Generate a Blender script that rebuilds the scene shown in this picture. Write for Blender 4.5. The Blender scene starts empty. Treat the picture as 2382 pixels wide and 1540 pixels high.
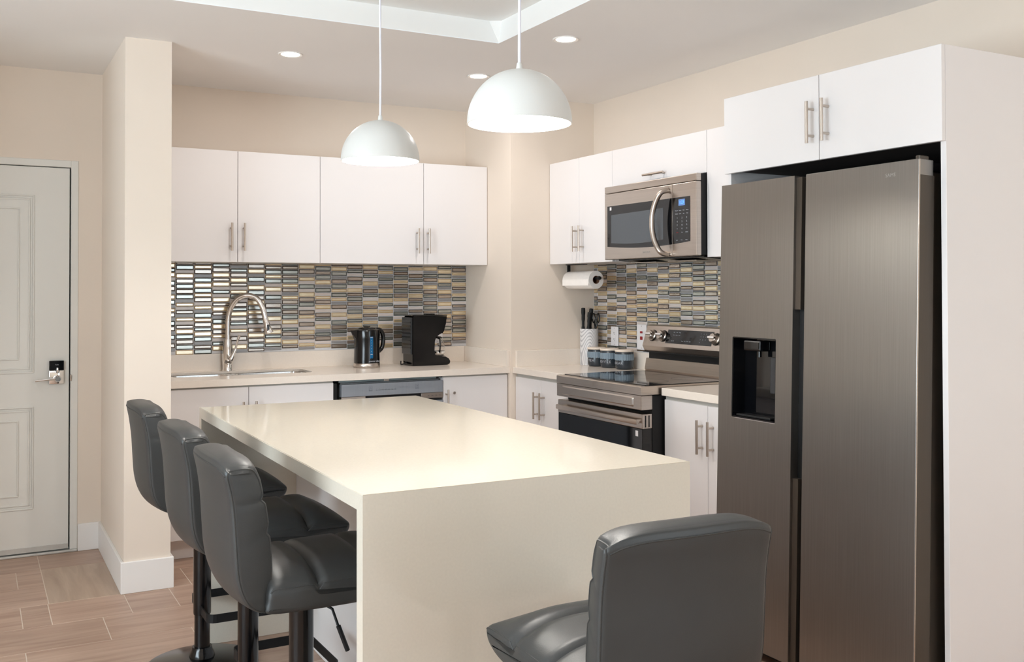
import bpy, bmesh, math, random
from mathutils import Vector, Matrix

# ------------------------------------------------------------------ scene, camera, world, light
sc = bpy.context.scene
COL = sc.collection
PI = math.pi
R = math.radians
random.seed(7)

FPX, CX, CY = 2279.58, 1149.60, 642.79           # focal length and principal point, 2382 x 1540 frame
cam_d = bpy.data.cameras.new('camera')
cam_d.sensor_width = 36.0
cam_d.lens = FPX / 2382 * 36.0
cam_d.shift_x = (1191 - CX) / 2382
cam_d.shift_y = (CY - 770) / 2382
cam_d.clip_start = 0.02
cam = bpy.data.objects.new('camera', cam_d)
COL.objects.link(cam)
_ya, _pi, _ro = R(28.0267), R(-0.8278), R(-0.1044)
_f = Vector((math.sin(_ya) * math.cos(_pi), math.cos(_ya) * math.cos(_pi), -math.sin(_pi)))
_r = Vector((math.cos(_ya), -math.sin(_ya), 0))
_u = _r.cross(_f)
_R = math.cos(_ro) * _r + math.sin(_ro) * _u
_U = math.cos(_ro) * _u - math.sin(_ro) * _r
cam.matrix_world = Matrix(((_R.x, _U.x, -_f.x, 0), (_R.y, _U.y, -_f.y, 0), (_R.z, _U.z, -_f.z, 1.3691), (0, 0, 0, 1)))
sc.camera = cam

w = bpy.data.worlds.new('world')
sc.world = w
w.use_nodes = True
w.node_tree.nodes['Background'].inputs[0].default_value = (0.75, 0.88, 1.0, 1)
w.node_tree.nodes['Background'].inputs[1].default_value = 1.0

sc.view_settings.view_transform = 'Standard'
sc.view_settings.look = 'None'
sc.view_settings.gamma = 1.0
sc.view_settings.exposure = 0.45
sc.view_settings.use_curve_mapping = False
sc.cycles.use_denoising = True
sc.cycles.max_bounces = 10
sc.cycles.diffuse_bounces = 6
sc.cycles.use_adaptive_sampling = True
sc.cycles.adaptive_threshold = 0.07
sc.cycles.adaptive_min_samples = 16
sc.cycles.glossy_bounces = 5
sc.cycles.sample_clamp_indirect = 6.0
sc.cycles.caustics_reflective = False
sc.cycles.caustics_refractive = False


def area_light(name, loc, rot, sx, sy, power, color, spread=180):
    l = bpy.data.lights.new(name, 'AREA')
    l.shape = 'RECTANGLE'; l.size = sx; l.size_y = sy; l.energy = power; l.color = color
    l.spread = R(spread)
    o = bpy.data.objects.new(name, l); COL.objects.link(o)
    o.location = loc; o.rotation_euler = rot
    return o


# daylight by the left and rear windows; the right one is added for tile reflections
DAY = (0.79, 0.92, 1.0)
area_light('daylight_left_window', (-2.99, 1.2, 1.35), (R(140), 0, R(-90)), 3.0, 2.0, 196, DAY)
area_light('daylight_rear_window', (2.55, -3.19, 1.35), (R(108), 0, 0), 1.5, 1.8, 21, DAY)
area_light('tile_reflection_light', (3.405, -2.05, 1.15), (R(90), 0, R(90)), 1.9, 1.5, 13, DAY)  # added source, bright mainly for the mosaic tiles to mirror


# ------------------------------------------------------------------ materials
def S(r, g, b):
    def c(v):
        v /= 255.0
        return v / 12.92 if v <= 0.04045 else ((v + 0.055) / 1.055) ** 2.4
    return (c(r), c(g), c(b), 1.0)


MATS = {}


def mat(name, col, rough=0.5, metal=0.0, spec=0.5, noise=None, bump=None, coat=0.0, trans=0.0, ior=1.5,
        emit=None, estr=0.0, aniso=0.0, alpha=1.0):
    """noise = (scale xyz, amount): mottles the colour; bump = (scale xyz, strength)"""
    m = bpy.data.materials.new(name)
    m.use_nodes = True
    nt = m.node_tree; b = nt.nodes['Principled BSDF']
    b.inputs['Base Color'].default_value = col
    b.inputs['Roughness'].default_value = rough
    b.inputs['Metallic'].default_value = metal
    b.inputs['Specular IOR Level'].default_value = spec
    b.inputs['IOR'].default_value = ior
    b.inputs['Coat Weight'].default_value = coat
    b.inputs['Transmission Weight'].default_value = trans
    b.inputs['Anisotropic'].default_value = aniso
    b.inputs['Alpha'].default_value = alpha
    if emit:
        b.inputs['Emission Color'].default_value = emit
        b.inputs['Emission Strength'].default_value = estr
    tc = None
    if noise or bump:
        tc = nt.nodes.new('ShaderNodeTexCoord')
    if noise:
        mp = nt.nodes.new('ShaderNodeMapping'); mp.inputs['Scale'].default_value = noise[0]
        nt.links.new(tc.outputs['Object'], mp.inputs['Vector'])
        n = nt.nodes.new('ShaderNodeTexNoise'); n.inputs['Scale'].default_value = 1.0
        n.inputs['Detail'].default_value = 4.0
        nt.links.new(mp.outputs['Vector'], n.inputs['Vector'])
        mr = nt.nodes.new('ShaderNodeMapRange')
        mr.inputs['From Min'].default_value = 0.25; mr.inputs['From Max'].default_value = 0.75
        mr.inputs['To Min'].default_value = 1 - noise[1]; mr.inputs['To Max'].default_value = 1 + noise[1]
        nt.links.new(n.outputs['Fac'], mr.inputs['Value'])
        mx = nt.nodes.new('ShaderNodeVectorMath'); mx.operation = 'SCALE'
        mx.inputs[0].default_value = col[:3]
        nt.links.new(mr.outputs['Result'], mx.inputs['Scale'])
        nt.links.new(mx.outputs['Vector'], b.inputs['Base Color'])
    if bump:
        mp = nt.nodes.new('ShaderNodeMapping'); mp.inputs['Scale'].default_value = bump[0]
        nt.links.new(tc.outputs['Object'], mp.inputs['Vector'])
        n = nt.nodes.new('ShaderNodeTexNoise'); n.inputs['Scale'].default_value = 1.0
        n.inputs['Detail'].default_value = 3.0
        nt.links.new(mp.outputs['Vector'], n.inputs['Vector'])
        bp = nt.nodes.new('ShaderNodeBump'); bp.inputs['Strength'].default_value = bump[1]
        bp.inputs['Distance'].default_value = 0.002
        nt.links.new(n.outputs['Fac'], bp.inputs['Height'])
        nt.links.new(bp.outputs['Normal'], b.inputs['Normal'])
    MATS[name] = m
    return m


WALL = mat('wall_paint', S(230, 218, 205), 0.75, spec=0.2, noise=((3, 3, 3), 0.015), bump=((60, 60, 60), 0.08))
CEIL = mat('ceiling_paint', S(240, 238, 236), 0.8, spec=0.2, noise=((2, 2, 2), 0.01))
TRAY = mat('tray_white_daylit', S(240, 241, 240), 0.8, spec=0.2, noise=((2, 2, 2), 0.01))  # ceiling white made cooler, the tray's daylight tint put into the colour
TRIM = mat('trim_white', S(238, 236, 234), 0.4, spec=0.4, noise=((4, 4, 4), 0.01))
DOORP = mat('door_paint', S(226, 225, 220), 0.45, spec=0.4, noise=((5, 5, 5), 0.01))
CAB = mat('cabinet_white', S(233, 230, 230), 0.32, spec=0.45, noise=((2, 2, 2), 0.008))
CABIN = mat('cabinet_rail', S(190, 188, 182), 0.6, noise=((5, 5, 5), 0.03))
DARKIN = mat('cabinet_dark_board', S(60, 50, 46), 0.8, noise=((5, 5, 5), 0.03))  # dark brown underside and back boards of the refrigerator housing
QUARTZ = mat('quartz_cream', S(236, 226, 215), 0.2, spec=0.5, noise=((140, 140, 140), 0.02))
QUARTZI = mat('quartz_island', S(214, 206, 192), 0.1, spec=0.5, noise=((160, 160, 160), 0.025))
QUARTZB = mat('quartz_island_matt', S(226, 218, 198), 0.4, spec=0.4, noise=((160, 160, 160), 0.03))
GROUT = mat('tile_grout', S(208, 209, 212), 0.7, noise=((80, 80, 80), 0.04))
def glass_tile(name, face, frame):
    a_ = mat(name, face, 0.25, 0.6, spec=0.6, noise=((30, 30, 300), 0.06))
    bs = a_.node_tree.nodes['Principled BSDF']
    bs.inputs['Coat Weight'].default_value = 1.0; bs.inputs['Coat IOR'].default_value = 2.0; bs.inputs['Coat Roughness'].default_value = 0.10
    return a_, mat(name + '_frame', frame, 0.4, spec=0.4, noise=((60, 60, 60), 0.08))


T_CREAM, T_CREAMF = glass_tile('tile_cream', S(230, 212, 176), S(186, 160, 122))
T_TAUPE, T_TAUPEF = glass_tile('tile_taupe', S(178, 162, 146), S(84, 70, 58))
T_SLATE, T_SLATEF = glass_tile('tile_slate', S(166, 167, 158), S(70, 72, 66))
FRAMES = {'tile_cream': T_CREAMF, 'tile_taupe': T_TAUPEF, 'tile_slate': T_SLATEF}
T_STRIP = mat('tile_strip_grey', S(140, 138, 138), 0.25, spec=0.9, noise=((20, 20, 500), 0.18))
T_STRIP2 = mat('tile_strip_pale', S(212, 202, 196), 0.25, spec=0.9, noise=((20, 20, 500), 0.10))
STEEL = mat('stainless', (0.56, 0.50, 0.45, 1), 0.3, 1.0, noise=((6, 6, 160), 0.05), aniso=0.4)
STEELH = mat('stainless_horizontal', (0.53, 0.475, 0.43, 1), 0.28, 1.0, noise=((3, 3, 200), 0.06), aniso=0.4)
FRIDGE = mat('fridge_steel', (0.30, 0.285, 0.27, 1), 0.36, 1.0, noise=((260, 260, 3), 0.07), aniso=0.3)
FRIDGES = mat('fridge_side', S(82, 74, 66), 0.42, 0.5, noise=((200, 200, 3), 0.04))
DWSTEEL = mat('dishwasher_steel', S(146, 152, 160), 0.42, 0.3, noise=((160, 160, 4), 0.04))
NICKEL = mat('brushed_nickel', (0.56, 0.49, 0.43, 1), 0.32, 1.0, noise=((300, 300, 30), 0.06))
CHROME = mat('chrome', (0.86, 0.85, 0.84, 1), 0.04, 1.0, noise=((9, 9, 9), 0.01))
SINKM = mat('sink_steel', (0.82, 0.81, 0.80, 1), 0.2, 1.0, noise=((90, 90, 4), 0.06))
BLACKG = mat('black_glass', S(10, 11, 14), 0.05, spec=0.6, noise=((4, 4, 4), 0.05))
BLACKP = mat('black_plastic', S(9, 9, 11), 0.16, spec=0.5, noise=((20, 20, 20), 0.08))
BLACKM = mat('black_matt', S(14, 15, 17), 0.55, spec=0.4, noise=((20, 20, 20), 0.08))
SMOKE = mat('smoked_plastic', S(46, 48, 51), 0.25, spec=0.5, noise=((20, 20, 20), 0.08))
MWGLASS = mat('oven_window_mesh', S(74, 80, 86), 0.12, spec=0.6, noise=((900, 900, 900), 0.12))
WHITEP = mat('white_plastic', S(232, 231, 234), 0.35, spec=0.5, noise=((10, 10, 10), 0.01))
REDP = mat('red_plastic', S(150, 12, 28), 0.3, noise=((10, 10, 10), 0.05))
LEATHER = mat('grey_leather', S(56, 57, 57), 0.42, spec=0.45, noise=((14, 14, 14), 0.05), bump=((420, 420, 420), 0.10))
SEAM = mat('leather_seam', S(58, 58, 57), 0.5, spec=0.4, noise=((500, 500, 500), 0.25))
SHADE = mat('lamp_enamel', S(212, 212, 209), 0.35, spec=0.4, noise=((6, 6, 6), 0.01))
SHADEIN = mat('lamp_enamel_inside', S(250, 246, 238), 0.6, spec=0.2, noise=((6, 6, 6), 0.01))
CORD = mat('white_cord', S(225, 226, 236), 0.5, noise=((60, 60, 60), 0.03))
BULB = mat('bulb_glow', S(255, 244, 226), 0.5, emit=(1.0, 0.86, 0.66, 1), estr=14.0)
LENS = mat('downlight_lens', S(255, 246, 232), 0.5, emit=(1.0, 0.86, 0.68, 1), estr=9.0)
DISPLAY = mat('blue_display', S(30, 40, 60), 0.2, emit=S(120, 165, 235), estr=0.5)
DIGIT = mat('blue_digits', S(60, 130, 255), 0.3, emit=S(70, 150, 255), estr=1.6)
GAUGE = mat('blue_gauge', S(14, 92, 140), 0.2, spec=0.5, noise=((20, 20, 20), 0.08))
PRINT = mat('print_pale', S(176, 180, 188), 0.6, noise=((90, 90, 90), 0.05))
PRINTD = mat('print_dark', S(70, 76, 84), 0.6, noise=((90, 90, 90), 0.05))
PRINTS = mat('print_on_steel', S(176, 172, 168), 0.5, 0.3, noise=((90, 90, 90), 0.05))
GLASS = mat('clear_glass', (1, 1, 1, 1), 0.0, trans=1.0, ior=1.45, noise=((3, 3, 3), 0.001))
PAPER = mat('paper_towel', S(244, 240, 236), 0.9, spec=0.1, bump=((160, 160, 160), 0.5), noise=((30, 30, 30), 0.02))
CARD = mat('cardboard_core', S(120, 84, 62), 0.9, noise=((30, 30, 30), 0.05))
CANI = mat('canister_glaze', S(48, 55, 62), 0.22, spec=0.5, noise=((20, 20, 20), 0.06))
CANB = mat('canister_band', S(122, 140, 154), 0.5, noise=((60, 60, 60), 0.06))
LIDM = mat('canister_lid', S(232, 218, 204), 0.5, noise=((30, 30, 30), 0.03))
THRESH = mat('threshold_metal', S(205, 204, 200), 0.4, 0.3, noise=((50, 50, 50), 0.04))
CORE = mat('window_frame_white', S(236, 236, 236), 0.4, noise=((9, 9, 9), 0.01))


def wood_grain_material(name, base, dark, rot=0.0):
    m = bpy.data.materials.new(name); m.use_nodes = True
    nt = m.node_tree; b = nt.nodes['Principled BSDF']
    b.inputs['Roughness'].default_value = 0.33
    b.inputs['Specular IOR Level'].default_value = 0.4
    tc = nt.nodes.new('ShaderNodeTexCoord')
    oi = nt.nodes.new('ShaderNodeObjectInfo')
    sh = nt.nodes.new('ShaderNodeVectorMath'); sh.operation = 'SCALE'
    sh.inputs[0].default_value = (37.0, 53.0, 0)
    nt.links.new(oi.outputs['Random'], sh.inputs['Scale'])
    ad = nt.nodes.new('ShaderNodeVectorMath'); ad.operation = 'ADD'
    nt.links.new(tc.outputs['Object'], ad.inputs[0]); nt.links.new(sh.outputs['Vector'], ad.inputs[1])
    mp = nt.nodes.new('ShaderNodeMapping')
    mp.inputs['Scale'].default_value = (16.0, 1.6, 1.0) if rot else (1.6, 16.0, 1.0)
    nt.links.new(ad.outputs['Vector'], mp.inputs['Vector'])
    n = nt.nodes.new('ShaderNodeTexNoise'); n.inputs['Scale'].default_value = 1.4
    n.inputs['Detail'].default_value = 7.0; n.inputs['Distortion'].default_value = 0.6
    nt.links.new(mp.outputs['Vector'], n.inputs['Vector'])
    cr = nt.nodes.new('ShaderNodeValToRGB')
    cr.color_ramp.elements[0].position = 0.30; cr.color_ramp.elements[0].color = dark
    cr.color_ramp.elements[1].position = 0.66; cr.color_ramp.elements[1].color = base
    nt.links.new(n.outputs['Fac'], cr.inputs['Fac'])
    mr = nt.nodes.new('ShaderNodeMapRange')
    mr.inputs['To Min'].default_value = 0.92; mr.inputs['To Max'].default_value = 1.06
    nt.links.new(oi.outputs['Random'], mr.inputs['Value'])
    mx = nt.nodes.new('ShaderNodeVectorMath'); mx.operation = 'SCALE'
    nt.links.new(cr.outputs['Color'], mx.inputs[0]); nt.links.new(mr.outputs['Result'], mx.inputs['Scale'])
    nt.links.new(mx.outputs['Vector'], b.inputs['Base Color'])
    return m


PLANK = wood_grain_material('plank_tile', S(188, 160, 141), S(160, 129, 110))
PLANKV = wood_grain_material('plank_tile_turned', S(190, 168, 148), S(164, 140, 120), PI / 2)
FGROUT = mat('floor_grout', S(216, 202, 188), 0.8, noise=((60, 60, 60), 0.05))


def contour_material(name):
    m = bpy.data.materials.new(name); m.use_nodes = True
    nt = m.node_tree; b = nt.nodes['Principled BSDF']
    b.inputs['Roughness'].default_value = 0.4
    tc = nt.nodes.new('ShaderNodeTexCoord')
    mp = nt.nodes.new('ShaderNodeMapping'); mp.inputs['Rotation'].default_value = (0, 0, R(33))
    mp.inputs['Location'].default_value = (0.9, 0.0, -0.35)
    mp.inputs['Scale'].default_value = (40, 1.0, 8.5)
    nt.links.new(tc.outputs['Object'], mp.inputs['Vector'])
    wv = nt.nodes.new('ShaderNodeTexWave'); wv.wave_type = 'RINGS'; wv.rings_direction = 'Y'
    wv.inputs['Scale'].default_value = 1.9; wv.inputs['Distortion'].default_value = 0.7
    wv.inputs['Detail'].default_value = 1.0
    nt.links.new(mp.outputs['Vector'], wv.inputs['Vector'])
    cr = nt.nodes.new('ShaderNodeValToRGB')
    cr.color_ramp.elements[0].color = S(176, 176, 180); cr.color_ramp.elements[1].color = S(222, 221, 222)
    cr.color_ramp.elements[0].position = 0.12; cr.color_ramp.elements[1].position = 0.5
    nt.links.new(wv.outputs['Fac'], cr.inputs['Fac'])
    nt.links.new(cr.outputs['Color'], b.inputs['Base Color'])
    return m


BLOCKM = contour_material('contour_print_wood')

# ------------------------------------------------------------------ object helpers
WM = {}                                             # world matrix of every object made here


def reg(o, m):
    WM[o.name] = m
    return o


def tag(o, label=None, cat=None, group=None, kind=None):
    if label: o['label'] = label
    if cat: o['category'] = cat
    if group: o['group'] = group
    if kind: o['kind'] = kind
    return o


def empty(name, loc, label, cat, group=None, kind=None, rot=(0, 0, 0)):
    o = bpy.data.objects.new(name, None); COL.objects.link(o)
    o.empty_display_size = 0.05
    o.location = loc; o.rotation_euler = rot
    from mathutils import Euler
    reg(o, Matrix.Translation(loc) @ Euler(rot).to_matrix().to_4x4())
    return tag(o, label, cat, group, kind)


def smooth(me, ang=35):
    for p in me.polygons: p.use_smooth = len(p.vertices) < 13
    me.set_sharp_from_angle(angle=R(ang))


def obj(name, bm, material, parent=None, local=False, sm=None, mats=None):
    """bm in world coordinates unless local (then in the parent's own coordinates)"""
    inv = None
    if parent is not None and not local:
        inv = WM[parent.name].inverted()
        bm.transform(inv)
    bmesh.ops.recalc_face_normals(bm, faces=bm.faces[:])
    me = bpy.data.meshes.new(name); bm.to_mesh(me); bm.free()
    for m in (mats or [material]): me.materials.append(m)
    if sm: smooth(me, sm)
    o = bpy.data.objects.new(name, me); COL.objects.link(o)
    if parent is not None:
        o.parent = parent
        reg(o, WM[parent.name].copy())
    else:
        reg(o, Matrix.Identity(4))
    return o


def nb(): return bmesh.new()


def box(bm, x0, x1, y0, y1, z0, z1, r=0.0, seg=2):
    x0, x1 = sorted((x0, x1)); y0, y1 = sorted((y0, y1)); z0, z1 = sorted((z0, z1))
    vs = [bm.verts.new(p) for p in ((x0, y0, z0), (x1, y0, z0), (x1, y1, z0), (x0, y1, z0),
                                    (x0, y0, z1), (x1, y0, z1), (x1, y1, z1), (x0, y1, z1))]
    fs = [bm.faces.new([vs[i] for i in q]) for q in ((3, 2, 1, 0), (4, 5, 6, 7), (0, 1, 5, 4), (1, 2, 6, 5), (2, 3, 7, 6), (3, 0, 4, 7))]
    if r > 0:
        es = list({e for f in fs for e in f.edges})
        bmesh.ops.bevel(bm, geom=es, offset=r, segments=seg, affect='EDGES', profile=0.5)
    return bm


def B(*a, **k): return box(nb(), *a, **k)


def prism(bm, pts, axis, a0, a1):
    """closed polygon of 2-D points extruded along axis x (pts = y,z), y (pts = x,z) or z (pts = x,y)"""
    def mk(p, a):
        return {'x': (a, p[0], p[1]), 'y': (p[0], a, p[1]), 'z': (p[0], p[1], a)}[axis]
    A = [bm.verts.new(mk(p, a0)) for p in pts]; Bv = [bm.verts.new(mk(p, a1)) for p in pts]
    n = len(pts)
    bm.faces.new(A[::-1]); bm.faces.new(Bv)
    for i in range(n): bm.faces.new((A[i], A[(i + 1) % n], Bv[(i + 1) % n], Bv[i]))
    return bm


def lathe(bm, prof, seg=32, c=(0, 0, 0), axis='z', close=False):
    """prof = [(radius, height)], turned about the axis through c"""
    rings = []
    for r, h in prof:
        ring = []
        for i in range(seg):
            a = 2 * PI * i / seg
            p = (r * math.cos(a), r * math.sin(a), h)
            if axis == 'y': p = (p[0], p[2], p[1])
            if axis == 'x': p = (p[2], p[0], p[1])
            ring.append(bm.verts.new((p[0] + c[0], p[1] + c[1], p[2] + c[2])))
        rings.append(ring)
    for k in range(len(rings) - 1):
        for i in range(seg):
            bm.faces.new((rings[k][i], rings[k][(i + 1) % seg], rings[k + 1][(i + 1) % seg], rings[k + 1][i]))
    if close:
        for i in range(seg):
            bm.faces.new((rings[-1][i], rings[-1][(i + 1) % seg], rings[0][(i + 1) % seg], rings[0][i]))
    else:
        if prof[0][0] > 1e-6: bm.faces.new(rings[0][::-1])
        if prof[-1][0] > 1e-6: bm.faces.new(rings[-1])
    bmesh.ops.remove_doubles(bm, verts=bm.verts[:], dist=1e-6)
    return bm


def tube(bm, pts, r, seg=10, caps=True, loop=False):
    pts = [Vector(p) for p in pts]
    n = len(pts)
    rad = r if isinstance(r, (list, tuple)) else [r] * n
    rings = []
    prev = None
    for k, p in enumerate(pts):
        if loop: d = pts[(k + 1) % n] - pts[k - 1]
        else: d = pts[min(k + 1, n - 1)] - pts[max(k - 1, 0)]
        d.normalize()
        if prev is None:
            a = Vector((0, 0, 1)) if abs(d.z) < 0.9 else Vector((1, 0, 0))
            u = d.cross(a).normalized()
        else:
            u = (prev - d * prev.dot(d)).normalized()
        prev = u; v = d.cross(u)
        rings.append([bm.verts.new(p + rad[k] * (math.cos(2 * PI * i / seg) * u + math.sin(2 * PI * i / seg) * v)) for i in range(seg)])
    m = n if loop else n - 1
    for k in range(m):
        a, b = rings[k], rings[(k + 1) % n]
        for i in range(seg): bm.faces.new((a[i], a[(i + 1) % seg], b[(i + 1) % seg], b[i]))
    if caps and not loop:
        bm.faces.new(rings[0][::-1]); bm.faces.new(rings[-1])
    return bm


def spline(pts, n=8, loop=False):
    """Catmull-Rom through the points"""
    P = [Vector(p) for p in pts]; N = len(P); out = []
    rng = range(N) if loop else range(N - 1)
    for i in rng:
        p0 = P[i - 1] if (loop or i > 0) else P[0]; p1 = P[i]; p2 = P[(i + 1) % N]
        p3 = P[(i + 2) % N] if (loop or i + 2 < N) else P[-1]
        for k in range(n):
            t = k / n
            out.append(0.5 * ((2 * p1) + (p2 - p0) * t + (2 * p0 - 5 * p1 + 4 * p2 - p3) * t * t + (3 * p1 - p0 - 3 * p2 + p3) * t ** 3))
    if not loop: out.append(P[-1])
    return out


def rrect(x0, x1, y0, y1, r, n=6):
    out = []
    for cx, cy, a in ((x1 - r, y1 - r, 0), (x0 + r, y1 - r, 90), (x0 + r, y0 + r, 180), (x1 - r, y0 + r, 270)):
        for k in range(n + 1):
            t = R(a + 90 * k / n); out.append((cx + r * math.cos(t), cy + r * math.sin(t)))
    return out


def holed_slab(bm, outer, holes, z0, z1):
    es = []
    loops = []
    for lp in [outer] + holes:
        vs = [bm.verts.new((p[0], p[1], z1)) for p in lp]
        es += [bm.edges.new((vs[i], vs[(i + 1) % len(vs)])) for i in range(len(vs))]
        loops.append(vs)
    g = bmesh.ops.triangle_fill(bm, edges=es, use_beauty=True, use_dissolve=False)
    top = [f for f in g['geom'] if isinstance(f, bmesh.types.BMFace)]
    ex = bmesh.ops.duplicate(bm, geom=top + list({e for f in top for e in f.edges}) + list({v for f in top for v in f.verts}))
    vmap = ex['vert_map']
    for v in [vmap[v] for l in loops for v in l]: v.co.z = z0
    for l in loops:
        for i in range(len(l)):
            a, b = l[i], l[(i + 1) % len(l)]
            bm.faces.new((a, b, vmap[b], vmap[a]))
    return bm


def text(body, size, loc, rot, material, parent, name='lettering', align='CENTER', extr=0.0003):
    cu = bpy.data.curves.new(name, 'FONT')
    cu.body = body; cu.size = size; cu.align_x = align; cu.align_y = 'CENTER'; cu.extrude = extr
    cu.resolution_u = 3
    cu.materials.append(material)
    tmp = bpy.data.objects.new('tmp_text', cu)
    me = bpy.data.meshes.new_from_object(tmp); me.name = name
    bpy.data.objects.remove(tmp); bpy.data.curves.remove(cu)
    o = bpy.data.objects.new(name, me); COL.objects.link(o)
    from mathutils import Euler
    m = Matrix.Translation(loc) @ Euler(rot).to_matrix().to_4x4()
    o.parent = parent
    o.matrix_local = WM[parent.name].inverted() @ m
    reg(o, m)
    return o


FACE_MY = (R(90), 0, 0)             # text upright on a face that looks toward -y
FACE_MX = (R(90), 0, R(-90))        # text upright on a face that looks toward -x


def struct(name, bm, m, label, cat, sm=None):
    return tag(obj(name, bm, m, sm=sm), label, cat, kind='structure')


# ------------------------------------------------------------------ measures of the room
XR, YB, ZC = 3.415, 5.695, 2.530            # right wall, back wall, ceiling
XC, YCH = 2.8227, 5.090                     # boxed corner: its left face, its front face
PX0, PX1, PY0 = 0.6103, 0.8146, 4.7227      # end pier of the partition
YD = 5.618                                  # entry wall with the door
XL, YF = -3.0, -3.2                         # walls out of the picture

# walls
wall_back = struct('wall_back', B(PX1, XC, YB, YB + .1, 0, ZC + .15), WALL, 'beige painted back wall behind the sink worktop', 'wall')
struct('wall_corner', B(XC, XR, YCH, YB + .1, 0, ZC), WALL, 'beige boxed-out corner between the two worktops', 'wall')
RW0, RW1 = -3.0, -1.1                        # unseen window added in the right wall, sized to reflect in the tiles
bm = B(XR, XR + .1, YF, RW0, 0, ZC); box(bm, XR, XR + .1, RW1, YB + .1, 0, ZC)
box(bm, XR, XR + .1, RW0, RW1, 0, .4); box(bm, XR, XR + .1, RW0, RW1, 1.9, ZC)
wall_right = struct('wall_right', bm, WALL, 'beige painted wall behind the cooker and refrigerator', 'wall')
struct('wall_partition', B(PX0, PX1, PY0, YB + .1, 0, ZC), WALL, 'beige pier ending the partition beside the entry', 'wall')
# entry wall with a door opening
DX0, DX1, DZ = -0.500, 0.494, 2.059
bm = nb()
box(bm, XL - .1, DX0, YD, YD + .1, 0, ZC); box(bm, DX1, PX0, YD, YD + .1, 0, ZC); box(bm, DX0, DX1, YD, YD + .1, DZ, ZC)
struct('wall_entry', bm, WALL, 'beige entry wall around the white panelled door', 'wall')
wx0, wx1, wz0, wz1 = 1.8, 3.3, 0.45, 2.25
bm = nb()
box(bm, XL - .1, wx0, YF - .1, YF, 0, ZC); box(bm, wx1, XR + .1, YF - .1, YF, 0, ZC)
box(bm, wx0, wx1, YF - .1, YF, 0, wz0); box(bm, wx0, wx1, YF - .1, YF, wz1, ZC)
struct('wall_front', bm, WALL, 'beige wall with a wide window, behind the viewpoint', 'wall')
bm = nb()
for x in (wx0, (wx0 + wx1) / 2 - .025, wx1 - .05): box(bm, x, x + .05, YF - .08, YF - .03, wz0, wz1)
for z in (wz0, wz1 - .05): box(bm, wx0 + .05, wx1 - .05, YF - .08, YF - .03, z, z + .05)
struct('window_3', bm, CORE, 'white framed wide window behind the viewpoint', 'window')
bm = nb()
vy0, vy1 = -0.3, 2.7
box(bm, XL - .1, XL, YF, vy0, 0, ZC); box(bm, XL - .1, XL, vy1, YD, 0, ZC)
box(bm, XL - .1, XL, vy0, vy1, 0, .35); box(bm, XL - .1, XL, vy0, vy1, 2.35, ZC)
struct('wall_light_block', B(-.95, -.85, 4.05, YD, 0, ZC), WALL, 'beige wall added out of view, shading the entry from the left window', 'wall')  # unseen wall added to keep left window light off the entry
struct('wall_left', bm, WALL, 'beige wall with a wide window, outside the picture', 'wall')
bm = nb()
for y in (vy0, (vy0 + vy1) / 2 - .025, vy1 - .05): box(bm, XL - .08, XL - .05, y, y + .05, .35, 2.35)
for z in (.35, 2.30): box(bm, XL - .08, XL - .05, vy0 + .05, vy1 - .05, z, z + .05)
struct('window_1', bm, CORE, 'white framed wide window outside the picture', 'window')
bm = nb()
for y in (RW0, (RW0 + RW1) / 2 - .025, RW1 - .05): box(bm, XR + .05, XR + .08, y, y + .05, .40, 1.90)
for z in (.40, 1.85): box(bm, XR + .05, XR + .08, RW0 + .05, RW1 - .05, z, z + .05)
struct('window_2', bm, CORE, 'white framed window added out of view on the refrigerator wall, for tile reflections', 'window')

# ceiling with a shallow tray over the island
TX0, TX1, TY0, TY1, TZ = -0.6, 2.177, 0.5, 4.0403, 2.630
bm = nb()
holed_slab(bm, [(XL - .1, YF - .1), (XR + .1, YF - .1), (XR + .1, YB + .1), (XL - .1, YB + .1)],
           [[(TX0, TY0), (TX1, TY0), (TX1, TY1), (TX0, TY1)]], ZC, ZC + .002)
ceiling = struct('ceiling', bm, CEIL, 'off-white flat ceiling with recessed lights around a shallow tray', 'ceiling')
bm = nb()
b0 = [(TX0, TY0), (TX1, TY0), (TX1, TY1), (TX0, TY1)]
c, d = 0.051, 0.028
t0 = [(TX0 + c, TY0), (TX1 - c, TY0), (TX1, TY0 + d), (TX1, TY1 - d), (TX1 - c, TY1), (TX0 + c, TY1), (TX0, TY1 - d), (TX0, TY0 + d)]
b0 = [(TX0 - .001, TY0 - .001), (TX1 + .001, TY0 - .001), (TX1 + .001, TY1 + .001), (TX0 - .001, TY1 + .001)]
vb = [bm.verts.new((x, y, ZC + .003)) for x, y in b0]; vt = [bm.verts.new((x, y, TZ)) for x, y in t0]
for q in ((vb[0], vb[1], vt[1], vt[0]), (vb[1], vt[2], vt[1]), (vb[1], vb[2], vt[3], vt[2]), (vb[2], vt[4], vt[3]),
          (vb[2], vb[3], vt[5], vt[4]), (vb[3], vt[6], vt[5]), (vb[3], vb[0], vt[7], vt[6]), (vb[0], vt[0], vt[7])): bm.faces.new(q)
bm.faces.new(vt)
obj('tray_recess', bm, TRAY, ceiling)

# floor: grout bed with 0.30 m deep plank tiles laid on it
floor = struct('floor', B(XL, XR, YF, YB, -.05, -.0008), FGROUT, 'wood-look plank tile floor in pinkish brown', 'floor')
PW = 0.2983; GR = 0.0036
pm = {}


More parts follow.
